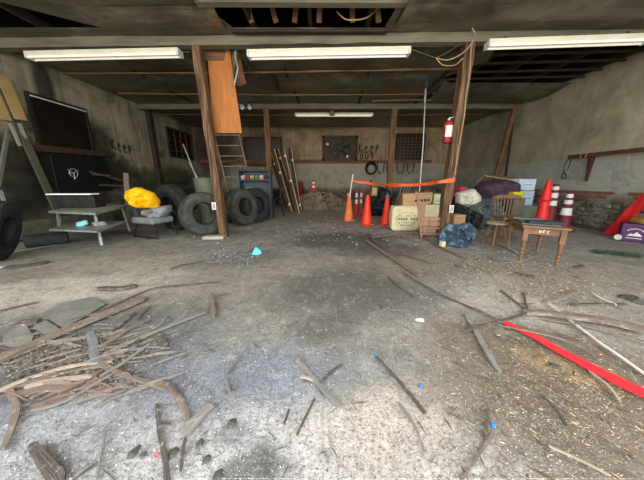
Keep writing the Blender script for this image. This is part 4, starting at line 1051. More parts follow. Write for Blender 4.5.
# right pile
WB = mat('white_woven_sack', (190, 186, 164), (210, 206, 184), 5, rough=.8, bump=.2)
DG = mat('dark_grey_plastic_bag', (58, 66, 68), (92, 102, 102), 5, rough=.45, bump=.4)
BP = mat('black_plastic_bag', (20, 22, 24), (44, 48, 50), 5, rough=.35, bump=.4)
PU = mat('purple_blanket', (58, 42, 52), (88, 66, 80), 6, rough=.95, bump=.3)
PK = mat('pink_box', (176, 62, 84), (150, 50, 70), rough=.7)
def heap_px(outline, Y, depth, seed, m, name, label, cat, amp=.04): return drape(outline, Y, depth, seed, m, name, label, cat, amp=amp)
heap_px([(456, 193), (473, 188), (478, 195), (480, 205), (470, 208), (457, 206)], 6.3, .5, 31, WB, 'woven_sack', 'lumpy white woven sack right of the right post', 'sack', .03)
box_px(459, 468, 187, 193, 6.75, .3, PK, 'pink_box', 'small pink box behind the white woven sack', .1, lift=.55)
heap_px([(454, 202), (462, 204), (472, 210), (482, 214), (478, 226), (462, 228), (454, 222)], 5.85, .5, 33, BP, 'rubbish_bag', 'black rubbish bag at the right side of the right post', 'bag', .05)
heap_px([(470, 206), (482, 198), (494, 198), (500, 206), (502, 220), (490, 228), (474, 228), (466, 218)], 6.1, .6, 36, DG, 'rubbish_bag', 'grey rubbish bag between the white sack and spindle chair', 'bag', .06)
box_px(452, 466, 215, 229, 5.45, .3, CARD, 'cardboard_box', 'small brown cardboard box just behind the denim bundle', .1, lift=0)
heap_px([(478, 186), (484, 181), (500, 180), (512, 180), (517, 186), (516, 200), (500, 208), (484, 207), (477, 198)], 7.0, .9, 39, PU, 'purple_blanket', 'purple blanket heaped behind the wooden spindle chair', 'blanket', .06)
a = P(490, 208, 7.05); o = MB().box((a.x + .1, 7.3, .3), (1.35, .9, .6), bevel=.03).build('storage_chest', mat('dark_trunk_board', (48, 42, 40), (66, 58, 54))); tag(o, 'dark chest underneath the purple blanket', 'chest')
t = thing('cardboard_sheet', 'brown bent cardboard sheet on top of the purple blanket', 'cardboard', tuple(P(490, 183, 7.2)), local=False)
MB().prism([P(477, 183, 6.9), P(484, 176, 7.0), P(486, 176, 7.6), P(479, 182, 7.6)], (0, 0, .02)).build('flap', CARD, t); fix_normals(t.children[0])
MB().prism([P(484, 176, 6.95), P(516, 181, 6.95), P(516, 178, 7.9), P(486, 175, 7.6)], (0, 0, .02)).build('sheet', CARD, t); fix_normals(t.children[1])
heap_px([(445, 196), (450, 190), (480, 196), (484, 230), (450, 230)], 7.2, .7, 41, BP, 'rubbish_bag', 'black rubbish bag deep behind the white woven sack', 'bag', .05)
heap_px([(372, 190), (380, 186), (390, 190), (392, 203), (391, 216), (371, 216), (370, 200)], 8.5, .6, 43, BP, 'rubbish_bag', 'black rubbish bag behind the middle and right orange cones', 'bag', .05)
heap_px([(372, 187), (378, 188), (377, 196), (371, 196)], 7.6, .1, 44, mat('yellow_print_rag', (176, 168, 112), (150, 120, 90)), 'printed_rag', 'small pale yellow rag hanging behind the middle orange cone', 'rag', .01)
bx = P(374, 205, 7.7); o = MB().tube([(bx.x - .12, 7.65, 0), (bx.x - .14, 7.66, P(366, 180, 7.7).z)], .03, 8).build('red_post', mat('dark_red_post', (130, 44, 36), (100, 34, 28)), None, True); tag(o, 'dark red post standing just behind the middle orange cone', 'post')
# blue cartons
stz = P(526, 206, 6.6).z
t, _, _ = box_px(515, 538, 206, 222, 6.6, .5, mat('greenish_crate', (110, 122, 104), (128, 140, 120)), 'crate', 'green grey crate under the pale blue cartons', .1, lift=0)
for (yt, yb, lab, x0, x1) in ((191, 205.5, 'lower pale blue carton of the two stacked behind the table', 516, 535), (179, 190.5, 'upper pale blue carton, top of the stack behind the table', 516, 537)):
    t, bw_, bh_ = box_px(x0, x1, yt, yb, 6.65, .42, LIGHTBLUE, 'blue_carton', lab, .12)
    MB().box((0, -.213, bh_ * .5), (bw_ * .5, .006, bh_ * .35)).build('printed_panel', mat('pale_panel', (206, 214, 218), (196, 206, 212)), t)
    mb = MB()
    for q in range(5): mb.box((-bw_ * .2 + q * bw_ * .1, -.218, bh_ * .5), (bw_ * .06, .004, bh_ * .08))
    mb.build('lettering', mat('blue_ink', (70, 100, 140), (60, 90, 130)), t)
    MB().box((0, 0, bh_ + .003), (bw_ * .98, .06, .006)).build('packing_tape', CARD, t)
box_px(513, 524, 192, 198, 6.35, .2, mat('yellow_box', (214, 200, 40), (196, 182, 30)), 'yellow_box', 'small yellow box in front of the lower pale blue carton', 0, lift=None)
ybx = [o for o in bpy.data.objects if o.name.startswith('yellow_box')][0]
t, _, _ = box_px(511, 526, 198.2, 222, 6.32, .26, mat('grey_bucket_box', (96, 92, 84), (116, 112, 102)), 'grey_box', 'tall grey box holding up the small yellow box', 0, lift=0)

# ------------------------------------------------------------------ school table, stool, chair
TW = mat('worn_orange_wood', (92, 66, 46), (136, 98, 68), 3, (2, 2, 3), .55, bump=.2, lo=.3, hi=.7)
FL, FRt, BR_, BL_ = Vector((2.97, 3.50, 0)), Vector((3.32, 3.28, 0)), Vector((3.62, 3.95, 0)), Vector((3.27, 4.17, 0))
FRt = FL + (FRt - FL) * .98; BR_ = BL_ + (BR_ - BL_) * .98
H_ = .53; cT = (FL + FRt + BR_ + BL_) / 4
tb = thing('school_table', 'small worn wooden table with turned legs at right', 'table', tuple(cT), local=False)
def turned(p, h, rb=.03):
    prof = [(rb * .7, 0), (rb * .8, .02), (rb * .6, .035), (rb * 1.0, .06), (rb * .6, .085), (rb * 1.05, .11), (rb * .65, .14), (rb * 1.0, .17), (rb * .7, .2), (rb * 1.0, .23), (rb * .75, .26), (rb * 1.05, .3)]
    m = MB(); m.lathe(prof, 14, Matrix.Translation(p)); m.box((p.x, p.y, (h + .3) / 2), (rb * 2.1, rb * 2.1, h - .3), Matrix.Rotation(-.56, 3, 'Z'), bevel=.003); return m
for q in (FL, FRt, BR_, BL_): turned(q, H_ - .03).build('leg', TW, tb, True)
ex_ = (FRt - FL).normalized(); ey_ = (BL_ - FL).normalized()
c4 = [FL - ex_ * .06 - ey_ * .06, FRt + ex_ * .05 - ey_ * .06, BR_ + ex_ * .05 + ey_ * .06, BL_ - ex_ * .06 + ey_ * .06]
o = MB().prism([Vector((q.x, q.y, H_ - .028)) for q in c4], (0, 0, .03)).build('tabletop', TW, tb); fix_normals(o)
for a_, b_ in ((FL, FRt), (FRt, BR_), (BR_, BL_), (BL_, FL)):
    MB().bar(Vector((a_.x, a_.y, H_ - .075)), Vector((b_.x, b_.y, H_ - .075)), .022, .09).build('apron', TW, tb)
nrm = (ex_.cross(Vector((0, 0, 1)))).normalized()
o0 = FL.lerp(FRt, .36) + Vector((0, 0, H_ - .095)) + nrm * .012
write('carved_letters', [('NFC', tuple(o0), tuple(ex_ * .045), (0, 0, .04), tuple(nrm), .95)], WHITE, None, .008, parent=tb)
# items on the table
GB = mat('dusty_grey_boards', (70, 74, 74), (98, 102, 100))
def on_table(u, v, su, sv, h, m, name, label, cat, z0=0, rz=0):
    c = FL + (FRt - FL) * u + (BL_ - FL) * v; ang = math.atan2(ex_.y, ex_.x) + rz
    o = MB().box((c.x, c.y, H_ + .004 + z0 + h / 2), (su, sv, h), Matrix.Rotation(ang, 3, 'Z'), bevel=.004).build(name, m); tag(o, label, cat); return o
on_table(.5, .45, .44, .62, .02, GB, 'grey_board', 'flat dusty grey board lying on the small wooden table', 'board')
on_table(.62, .25, .42, .2, .03, mat('charcoal_book', (42, 46, 50), (56, 60, 64)), 'dark_ledger', 'charcoal flat book on the front of the small wooden table', 'book', .021, .1)
on_table(.35, .7, .36, .14, .028, mat('slate_box', (84, 88, 92), (100, 104, 106)), 'flat_case', 'slate grey flat case at the rear of the small wooden table', 'case', .021, -.15)
# stool
g = G(494, 245); st = thing('wooden_stool', 'small wooden stool with pale seat left of the small table', 'stool', (g.x, g.y, 0), .1)
PS = mat('pale_seat_wood', (176, 150, 116), (150, 122, 90), 4)
MB().lathe([(.15, .395), (.175, .4), (.175, .425), (.15, .43)], 24).build('seat', PS, st, True)
for a in (.7, 2.3, 3.9, 5.5): MB().tube([(math.cos(a) * .09, math.sin(a) * .09, .395), (math.cos(a) * .15, math.sin(a) * .15, .15), (math.cos(a) * .18, math.sin(a) * .18, 0)], [.014, .02, .013], 8).build('leg', TW, st, True)
for a in (.7, 2.3, 3.9, 5.5): MB().tube([(math.cos(a) * .148, math.sin(a) * .148, .15), (math.cos(a + 1.6) * .148, math.sin(a + 1.6) * .148, .15)], .009, 6).build('stretcher', TW, st, True)
# captain chair
CH = mat('worn_chair_wood', (86, 64, 48), (124, 96, 72), 3, (3, 3, 1), .6, bump=.2)
px_, py_ = P(513, 200, 5.1).x, 5.1
cc = thing('spindle_chair', 'old wooden chair with fanned spindle back behind the small table', 'chair', (px_ - .1, py_ - .12, 0), -.15)
MB().box((0, 0, .43), (.44, .44, .035), bevel=.012).build('seat', CH, cc)
tops = .86
for k in range(8):
    f = k / 7 - .5; MB().tube([(f * .36 , .2, .44), (f * .46 + .03, .27, tops - .07)], .011, 6).build('spindle', CH, cc, True)
MB().tube([(-.26, .22, tops - .07), (-.15, .28, tops - .04), (0, .3, tops - .03), (.15, .28, tops - .03), (.28, .24, tops - .05)], [.04, .05, .052, .05, .04], 8).build('top_rail', CH, cc, True)
for sx in (-1, 1):
    for sy in (-1, 1): MB().tube([(sx * .17, sy * .15, .42), (sx * .22, sy * .2, .2), (sx * .25, sy * .23, 0)], [.018, .024, .014], 8).build('leg', CH, cc, True)
for sx in (-1, 1): MB().tube([(sx * .22, -.2, .18), (sx * .22, .2, .18)], .011, 6).build('stretcher', CH, cc, True)
MB().tube([(-.22, 0, .18), (.22, 0, .18)], .011, 6).build('stretcher', CH, cc, True)

# ------------------------------------------------------------------ right wall rack
RK = mat('rust_brown_steel', (66, 38, 30), (92, 58, 44), 5, rough=.8)
a, b = W(569, 154.5, RX - .22), W(660, 151, RX - .22)
rk = thing('wall_rack', 'long rusty brown rail with triangular brace on the right wall', 'rack', (RX - .1, a.y, a.z), local=False)
zr = (a.z + W(640, 153, RX - .22).z) / 2
MB().box((RX - .22, (a.y + 2.2) / 2, zr), (.05, a.y - 2.2, .085)).build('rail', RK, rk)
c = W(587, 160, RX - .22)
MB().prism([(RX - .02, c.y, zr + .03), (RX - .22, c.y - .06, zr - .03), (RX - .04, c.y + .04, zr - .62)], (0, .06, 0)).build('brace', RK, rk); fix_normals(rk.children[1])
MB().box((RX - .11, c.y, zr + .02), (.22, .07, .06)).build('bracket', RK, rk)
MB().tube([(RX - .22 + .04 * math.cos(q), c.y - .05 + .02 * q, zr + .06 * math.sin(q)) for q in np.linspace(0, 12, 30)], .009, 5).build('rope', TANC, rk, True)
hk = thing('hanging_hook', 'dark wire loop and ring hanging from end of the rusty rail', 'hook', (RX - .22, a.y - .05, a.z - .5), local=False)
y0 = a.y - .03
MB().tube([(RX - .22, y0, zr - .045), (RX - .22, y0 + .1, zr - .2), (RX - .22, y0 + .06, zr - .4), (RX - .22, y0 - .03, zr - .3), (RX - .22, y0 - .06, zr - .045)], .009, 6).build('wire', BLACK, hk, True)
MB().tube([(RX - .22, y0 + .04 + .06 * math.cos(q), zr - .48 + .07 * math.sin(q)) for q in np.linspace(0, 2 * math.pi, 17)], .013, 6).build('ring', BLACK, hk, True)
cable([W(629, 155, RX - .24), W(627, 165, RX - .24), W(628, 180, RX - .1)], .007, TANC, 'thin cord hanging from the rusty rail above the red tarp', 'cord', cat='cord')

# red tarp triangle and purple box at the right edge
REDT = mat('red_tarp', (226, 44, 48), (206, 36, 42), 3, rough=.6, bump=.1)
def sheet3(pts, m, name, label, cat, th=.012, n=14, amp=.02, seed=0):
    """triangle/quad cloth a,b,c,d as a solid wavy sheet"""
    a, b, c, d = [Vector(p) for p in pts]; nr = (b - a).cross(d - a).normalized(); vs = []; fs = []
    for s in (0, 1):
        for j in range(n + 1):
            for i in range(n + 1):
                u, v = i / n, j / n; p = a.lerp(b, u).lerp(d.lerp(c, u), v)
                vs.append(p + nr * (mnoise.noise(Vector((u * 3, v * 3, seed))) * amp + s * th))
    N = (n + 1) ** 2
    for s in (0, 1):
        for j in range(n):
            for i in range(n): q = (s * N + j * (n + 1) + i, s * N + j * (n + 1) + i + 1, s * N + (j + 1) * (n + 1) + i + 1, s * N + (j + 1) * (n + 1) + i); fs.append(q if s else q[::-1])
    rim = [i for i in range(n + 1)] + [(j + 1) * (n + 1) - 1 for j in range(1, n + 1)] + [n * (n + 1) + i for i in range(n - 1, -1, -1)] + [j * (n + 1) for j in range(n - 1, 0, -1)]
    for k in range(len(rim)): a_, b_ = rim[k], rim[(k + 1) % len(rim)]; fs.append((a_, b_, b_ + N, a_ + N))
    o = obj_from(name, vs, fs, m, True, sharp=60); fix_normals(o); tag(o, label, cat); return o
p1 = G(603, 233); p2 = G(632, 236); p3 = W(668, 180, 6.3); p4 = W(655, 182, 6.35); p2.x = min(p2.x, 6.4)
sheet3([p1, p2, p3, p4], REDT, 'red_tarp', 'bright red tarp sloping up from the floor at the right wall', 'tarp')
g = G(622, 240); pb = thing('purple_box', 'purple box with white emblem at right edge before the red tarp', 'box', (g.x + .22, g.y - .10, 0), -.8)
PUB = mat('purple_carton', (82, 38, 86), (68, 30, 72), 3, rough=.5)
ph = P(622, 223, g.y).z
MB().box((0, 0, ph / 2), (.56, .34, ph), bevel=.008).build('body', PUB, pb)
mb = MB(); yq = -.174
mb.prism([(-.02, yq, .05 + ph * .18), (.03, yq, .05 + ph * .32), (.06, yq, .05 + ph * .27), (.1, yq, .05 + ph * .42), (.18, yq, .05 + ph * .18)], (0, .004, 0)); mb.box((.08, yq, ph * .2), (.2, .004, .012))
for q in np.linspace(.3, 2.84, 12): mb.box((.08 + .1 * math.cos(q), yq, ph * .5 + .06 * math.sin(q) + .02), (.02, .004, .012))
mb.v = [v + Vector((-.18, 0, 0)) for v in mb.v]; mb.build('emblem', WHITE, pb)
mb = MB(); pillow(0, 0, .4, .26, .14, 4, mb); o = mb.build('gold_bag', mat('gold_plastic', (150, 122, 50), (96, 70, 36), 10, rough=.35, bump=.4), None, True); o.location = (pb.location.x, pb.location.y, ph); tag(o, 'crumpled gold brown bag lying on the purple box', 'bag')
o = MB().tube([G(617, 240) + Vector((0, 0, .06)), G(617, 240) + Vector((.05, .02, .06))], .055, 12).build('white_cup', WHITE, None, True); tag(o, 'small white cup lying at the corner of the purple box', 'cup')
# grass strip
GR = mat('green_grass_blades', (48, 66, 48), (66, 84, 60), 8)
mb = MB()
for k in range(500):
    f = rng.rand(); p = G(592 + f * 50, 252 + f * 5 + rng.randn() * .8); h = .02 + rng.rand() * .06; a = rng.rand() * 6.28; s = .03
    mb.add([p + Vector((-.006, 0, 0)), p + Vector((.006, 0, 0)), p + Vector((math.cos(a) * s, math.sin(a) * s, h))], [(0, 1, 2)])
o = mb.build('grass_tuft', GR); tag(o, 'strip of green grass blades on the floor before the purple box', 'grass', kind='stuff')

# labels on posts
def post_tag(px, py, Y, label):
    p = P(px, py, Y); t = thing('number_tag', label, 'tag', tuple(p), local=True)
    MB().box((0, 0, 0), (.085, .008, .15)).build('plate', WHITE, t)
    mb = MB(); mb.tube([(math.cos(q) * .016, -.006, .025 + math.sin(q) * .022) for q in np.linspace(0, 6.28, 13)], .005, 5); mb.tube([(math.cos(q) * .019, -.006, -.022 + math.sin(q) * .025) for q in np.linspace(0, 6.28, 13)], .005, 5)
    mb.build('figure', INK, t); return t
post_tag(214, 206, B1 - .045, 'small white number plate on the left timber post'); post_tag(451.5, 209, B1 - .13, 'small white number plate low on the right timber post')
# foot block of left post
g = G(213, 238); t = MB().box((g.x + .05, g.y - .06, .03), (.42, .2, .07), Matrix.Rotation(.1, 3, 'Z'), bevel=.02).build('stone_block', mat('pale_stone', (150, 142, 126), (172, 164, 148))); tag(t, 'pale flat stone block at the foot of the left timber post', 'stone')

# ------------------------------------------------------------------ wood strips on the floor
def fstrip(px, w0, m, label, name='wood_strip', cat='wood strip', th=.008, w1=None, wm=None, lift=.004, ends=.35, seed=None, ends2=None, wave=.15):
    P_ = [G(x, y) for x, y in px]; sm = []
    for i in range(len(P_) - 1):
        p0, p1, p2, p3 = P_[max(i - 1, 0)], P_[i], P_[i + 1], P_[min(i + 2, len(P_) - 1)]
        for k in range(6):
            t = k / 6; sm.append(.5 * ((2 * p1) + (p2 - p0) * t + (2 * p0 - 5 * p1 + 4 * p2 - p3) * t * t + (3 * p1 - p0 - 3 * p2 + p3) * t ** 3))
    sm.append(P_[-1]); n = len(sm); vs = []; fs = []; uv = []; L = 0; sd = seed or hash(px) % 97
    w1 = w0 if w1 is None else w1; ends2 = ends if ends2 is None else ends2
    for i, p in enumerate(sm):
        f = i / (n - 1); d = (sm[min(i + 1, n - 1)] - sm[max(i - 1, 0)]).normalized(); s = Vector((-d.y, d.x, 0))
        if i: L += (p - sm[i - 1]).length
        ww = (w0 + (w1 - w0) * f) * (1 + wave * mnoise.noise(Vector((L * 9, sd, 0))))
        if i == 0: ww *= ends
        if i == n - 1: ww *= ends2
        z = lift + .004 * (1 + mnoise.noise(Vector((L * 5, sd, 4))))
        cup = .15 * ww
        jl = .1 * ww * mnoise.noise(Vector((L * 30, sd, 8))); jr = .1 * ww * mnoise.noise(Vector((L * 30, sd, 18)))
        for (o_, zz) in ((-.5, z), (-.5, z + th), (0, z + th + cup * .3), (.5, z + th), (.5, z)):
            vs.append(p + s * (o_ * ww + (jl if o_ < 0 else jr)) + Vector((0, 0, zz))); uv.append((L + sd, (o_ + .5) * .12 + (zz > z) * .01 + sd * .37))
    for i in range(n - 1):
        for k in range(5): a = i * 5 + k; b = i * 5 + (k + 1) % 5; fs.append((a, b, b + 5, a + 5))
    fs += [(4, 3, 2, 1, 0), tuple((n - 1) * 5 + k for k in range(5))]
    o = obj_from(name, vs, fs, m, True, uv, sharp=40); fix_normals(o); tag(o, label, cat); return o
SG, SBn, SD, ST, SS = S_GREY, S_BROWN, S_DARK, S_TAN, S_SLATE
F_ = [
 (((-12, 368), (25, 350), (62, 334), (100, 318), (146, 299)), .075, SBn, 'long straight brown plank running in from the left edge', {'w1': .10, 'th': .02}),
 (((70, 322), (100, 312), (128, 300), (155, 289), (185, 286), (218, 283)), .022, SD, 'long thin dark lath just beyond the long brown plank', {}),
 (((98, 290), (118, 290), (137, 287)), .06, SD, 'short dark wedge of wood lying alone on the left floor', {'th': .025, 'ends': .2}),
 (((20, 326), (30, 325), (41, 323)), .07, SD, 'small dark charred chunk on the left slab', {'th': .03}),
 (((-8, 396), (30, 380), (70, 368), (112, 363)), .035, ST, 'pale veneer strip, topmost of the bundle at the left edge', {'w1': .02}),
 (((25, 389), (55, 382), (84, 379), (92, 380)), .035, ST, 'broad tan veneer strip in middle of the left bundle', {}),
 (((10, 398), (40, 391), (70, 388), (98, 376)), .04, SBn, 'reddish brown veneer strip under the tan one in left bundle', {}),
 (((20, 408), (50, 400), (78, 388), (104, 372)), .02, SD, 'thin dark strip slanting through the left bundle', {}),
 (((32, 412), (62, 404), (95, 386), (118, 372)), .016, SG, 'thin grey strip, lowest of the bundle at left', {}),
 (((40, 380), (75, 372), (100, 366), (124, 356)), .018, SBn, 'narrow brown strip along the top of the left bundle', {}),
 (((9, 391), (17, 408), (14, 425), (4, 452)), .03, SBn, 'curved piece of brown bark crossing the left edge', {'w1': .022}),
 (((33, 448), (44, 463), (62, 486)), .03, SD, 'broad dark board end poking in at the bottom left corner', {'w1': .05, 'th': .02, 'ends': .5}),
 (((106, 430), (103, 450), (97, 482)), .008, SG, 'thin upright grey splinter near the bottom left', {}),
 (((96, 360), (112, 371), (135, 380), (155, 386), (172, 392), (182, 404), (188, 424)), .028, SBn, 'long curved brown strip bending down toward the camera', {}),
 (((160, 382), (172, 388), (180, 397)), .02, SD, 'dark splinter lying across the bend of the curved strip', {}),
 (((157, 405), (160, 432), (165, 458), (168, 486)), .018, SD, 'tall dark splinter at the bottom pointing straight away', {'ends': .1, 'w1': .024}),
 (((159, 424), (172, 426)), .008, SD, 'tiny twig touching the tall dark splinter', {}),
 (((211, 406), (200, 418), (182, 436)), .045, SG, 'flat grey board piece near the bottom, right of tall splinter', {'ends': .6, 'ends2': .9, 'w0': .06}),
 (((186, 439), (183, 455), (181, 474)), .012, SD, 'short dark splinter below the flat grey board piece', {}),
 (((90, 333), (94, 345), (93, 352), (98, 364)), .05, SS, 'pale curled grey strip standing among the left splinters', {}),
 (((100, 378), (118, 368), (132, 358), (150, 345)), .022, SG, 'grey splinter fanning up from the left bundle', {}),
 (((104, 356), (120, 348), (150, 335), (178, 324), (206, 313)), .035, SG, 'long grey slat pointing right from the left splinters', {'ends2': .1}),
 (((96, 350), (112, 342), (128, 331), (150, 320)), .03, SBn, 'brown split slat above the long grey slat', {}),
 (((112, 333), (124, 324), (136, 313)), .02, SD, 'short dark splinter beside the long brown plank', {}),
 (((138, 322), (142, 315), (151, 307)), .02, SD, 'small dark splinter at the tip of the brown plank', {}),
 (((158, 334), (162, 342), (166, 348)), .045, SD, 'stubby dark block at the end of the grey slat', {}),
 (((152, 330), (160, 326), (168, 317)), .015, SG, 'short pale splinter crossing the long grey slat', {}),
 (((82, 352), (100, 347), (122, 343), (142, 339)), .015, SD, 'thin dark twig within the left splinters', {}),
 (((68, 358), (90, 354), (108, 349), (128, 347)), .014, SBn, 'thin brown twig running below the curled grey strip', {}),
 (((100, 341), (108, 352), (118, 362)), .018, SD, 'dark twig crossing the brown split slat', {}),
 (((136, 342), (137, 350), (140, 338)), .012, SD, 'tiny dark twig below the brown split slat', {}),
 (((130, 352), (150, 348), (170, 350)), .01, SS, 'fine pale straw right of the left splinters', {}),
 (((0, 348), (10, 350), (22, 351)), .02, SD, 'short dark sliver at left edge beyond the brown plank', {}),
 (((40, 362), (60, 356), (82, 350)), .016, SG, 'grey sliver lying just below the long brown plank', {}),
 (((0, 312), (20, 307), (40, 303)), .02, SD, 'dark seam batten on the floor at left edge', {}),
 (((211, 296), (213, 306), (214, 319)), .035, SBn, 'short upright brown stick left of centre', {'th': .025}),
 (((226, 375), (227, 386), (231, 396)), .015, SG, 'faint grey splinter left of centre near the camera', {}),
 (((294, 358), (310, 376), (326, 394), (342, 409)), .028, SG, 'flat grey slat lying diagonally in the centre foreground', {'ends': .2}),
 (((322, 384), (330, 375), (342, 366)), .014, SD, 'dark twig above the centre grey slat', {}),
 (((315, 400), (306, 418), (297, 437)), .010, SD, 'dark straight stick below the centre grey slat', {'ends': .8}),
 (((289, 411), (287, 418), (284, 426)), .010, SD, 'very short dark stick left of the straight stick', {}),
 (((300, 378), (306, 379), (314, 382)), .02, ST, 'small pale chip at the left edge of centre slat', {}),
 (((376, 358), (392, 375), (408, 394), (425, 415)), .018, SD, 'dark slat slanting away from the blue cap, right of centre', {'ends': .9}),
 (((398, 404), (410, 420), (418, 436), (424, 454)), .010, SG, 'faint brown stick below the dark slat right of centre', {}),
 (((487, 410), (487, 424), (485, 441)), .012, SD, 'short upright dark stick above the bottom blue cap', {}),
 (((494, 434), (482, 452), (462, 482)), .010, SBn, 'slim brown stick leading from bottom blue cap to the edge', {}),
 (((466, 315), (476, 333), (486, 352), (500, 374)), .045, SG, 'broad grey slat pointing away, left of the red strip', {'w1': .03, 'ends': .6}),
 (((402, 273), (420, 284), (439, 295), (465, 306), (496, 320)), .022, SD, 'long thin dark lath ending at the red strip tip', {}),
 (((366, 241), (382, 252), (400, 264), (419, 277)), .06, SBn, 'brown board slanting right, before the cream sack', {'th': .02}),
 (((368, 235), (375, 243), (386, 252)), .06, SD, 'dark short board crossing the head of the brown board', {'th': .02, 'lift': .028}),
 (((372, 240), (385, 238), (400, 236), (420, 234.5)), .055, SBn, 'brown slat lying before the cream sack, parallel to it', {'lift': .05}),
 (((422, 235), (428, 240), (440, 247), (454, 254), (468, 260)), .055, SBn, 'curved brown slat passing below the denim bundle', {}),
 (((384, 251), (405, 256), (431, 264)), .025, SD, 'thin dark lath fanning right of the brown board', {}),
 (((388, 277), (398, 287), (415, 298)), .014, SD, 'thin dark twig left of the long dark lath', {}),
 (((500, 291), (514, 302), (531, 315)), .022, SD, 'dark forked stick running up left from the big branch', {}),
 (((523, 293), (525, 302), (528, 312)), .016, SD, 'short dark twig standing off the fork of the branch', {}),
 (((463, 335), (480, 330), (504, 324), (526, 317)), .03, SD, 'flat dark slat across the tip of the red strip', {'lift': .03}),
 (((522, 316), (545, 317), (575, 321), (610, 326), (650, 336)), .05, SBn, 'long thick brown branch reaching in from the right edge', {'th': .03, 'w1': .09, 'lift': .02}),
 (((540, 320), (575, 326), (610, 334), (650, 346)), .022, SBn, 'thinner brown branch just below the thick branch', {'lift': .01}),
 (((545, 303), (560, 299), (577, 292)), .045, SG, 'grey bark piece beyond the thick branch', {}),
 (((566, 306), (590, 305), (628, 305.5)), .028, SD, 'long dark slat at the right beyond the branch', {}),
 (((515, 273), (522, 275), (535, 277)), .06, SD, 'dark flat scrap on the floor in front of the table', {}),
 (((491, 257), (500, 262), (510, 262)), .1, SS, 'bluish grey flat scrap between stool and table', {}),
 (((500, 330), (540, 338), (572, 348), (610, 368)), .012, SBn, 'thin dark vine crossing over the red strip', {'lift': .03}),
 (((575, 268), (583, 266)), .07, SD, 'small black scrap on the floor right of the table', {}),
 (((588, 372), (606, 386), (620, 404)), .014, ST, 'pale curved sliver below the red strip', {}),
 (((540, 396), (556, 412), (566, 428)), .012, SD, 'dark twig in the leaf litter below the red strip', {}),
 (((548, 448), (580, 462), (610, 478)), .008, ST, 'fine pale straw at the bottom right', {}),
 (((15, 252), (35, 249), (55, 245.5)), .03, ST, 'thin white stick lying before the rolled rubber mat', {}),
 (((4, 268), (25, 266), (50, 262)), .13, SD, 'flat dark mat piece on the floor below the big left tyre', {}),
 (((-6, 267.5), (0, 268), (6, 267)), .04, mat('white_scrap', (220, 218, 210), (200, 198, 190), coord='Object'), 'white scrap on the floor at the far left edge', {}),
 (((205, 262), (222, 262), (250, 251), (262, 244)), .02, SG, 'thin grey stick in the litter left of the cyan rag', {}),
 (((226, 238), (240, 235), (262, 226)), .04, SG, 'pale plank lying right of the left timber post foot', {}),
 (((170, 270), (186, 265), (205, 262)), .022, SD, 'thin dark stick on the floor left of the litter', {}),
 (((500, 244), (512, 250), (518, 254)), .06, ST, 'pale wood scrap under the small wooden table', {}),
]
for px, w0, m, lab, kw in F_:
    kw = dict(kw); w0 = kw.pop('w0', w0); fstrip(px, w0, m, lab, **kw)
# slabs
def fslab(px, m, label, name='flat_slab', th=.007, z=.006, cat='slab'):
    o = MB().prism([G(x, y) + Vector((0, 0, z)) for x, y in px], (0, 0, th)).build(name, m); fix_normals(o); tag(o, label, cat); return o
SL = mat('slate_grey_board', (100, 100, 94), (124, 121, 113), 5, rough=.9)
fslab([(42, 315), (62, 304), (92, 298), (106, 305), (84, 318), (64, 329)], SL, 'large flat grey board beyond the long brown plank')
fslab([(4, 336), (26, 325), (34, 338), (30, 347), (2, 349)], SL, 'cracked grey slab corner at the left edge before the plank')
fslab([(33, 328), (44, 320), (62, 331), (52, 338)], SL, 'small grey slab piece beside the large flat board', z=.004)
# red strip, white pipe
o = fstrip(((499, 322), (514, 329), (534, 339), (560, 354), (590, 370), (620, 385), (655, 402)), .045, mat('red_plastic_strip', (236, 50, 58), (222, 42, 50), 3, rough=.5, bump=.1), 'long bright red plastic strip running to the right edge', name='red_strip', cat='strip', th=.008, w1=.10, ends=.3, lift=.014, wave=.05)
o = MB().tube([G(x, y) + Vector((0, 0, .014)) for x, y in ((548, 305), (575, 326), (600, 345), (622, 360), (655, 384))], .0095, 8).build('white_pipe', WHITE, None, True); tag(o, 'long thin white pipe lying between branch and red strip', 'pipe')
o = MB().tube([G(x, y) + Vector((0, 0, .012)) for x, y in ((592, 294), (600, 299), (616, 306))], .009, 8).build('white_pipe', WHITE, None, True); tag(o, 'short thin white pipe beyond the thick branch', 'pipe')

# small scraps
def scrap(px, py, sx, sy, h, m, name, label, cat, seed=0, group=None):
    g = G(px, py); mb = MB(); n = 12; vs = [(g.x, g.y, h)]; fs = []
    for r in (1, 2, 3):
        for i in range(n):
            a = 2 * math.pi * i / n; k = r / 3 * (1 + .45 * mnoise.noise(Vector((math.cos(a) * 1.5 + seed, math.sin(a) * 1.5, 0))))
            z = h * (1 - (r / 3) ** 2) + h * .9 * mnoise.noise(Vector((math.cos(a) * r * 2, math.sin(a) * r * 2, seed))) * (r < 3)
            vs.append((g.x + math.cos(a) * sx * k, g.y + math.sin(a) * sy * k, max(.006, z) if r < 3 else .002))
    for i in range(n): fs.append((0, 1 + i, 1 + (i + 1) % n))
    for r in range(2):
        for i in range(n): a = 1 + r * n + i; b = 1 + r * n + (i + 1) % n; fs.append((a, a + n, b + n, b))
    fs.append(tuple(1 + 2 * n + i for i in reversed(range(n))))
    mb.add(vs, fs); o = mb.build(name, m); fix_normals(o); tag(o, label, cat, group); return o
CY = mat('cyan_plastic', (70, 190, 204), (130, 214, 222), 20, rough=.4)
scrap(257, 253, .1, .13, .09, CY, 'cyan_rag', 'crumpled cyan plastic rag on floor right of the left post', 'rag', 3)
scrap(420, 320, .04, .035, .012, WHITE, 'paper_scrap', 'small white paper scrap lying right of centre', 'paper', 5)
BC = mat('blue_bottle_cap', (58, 110, 160), (70, 120, 170))
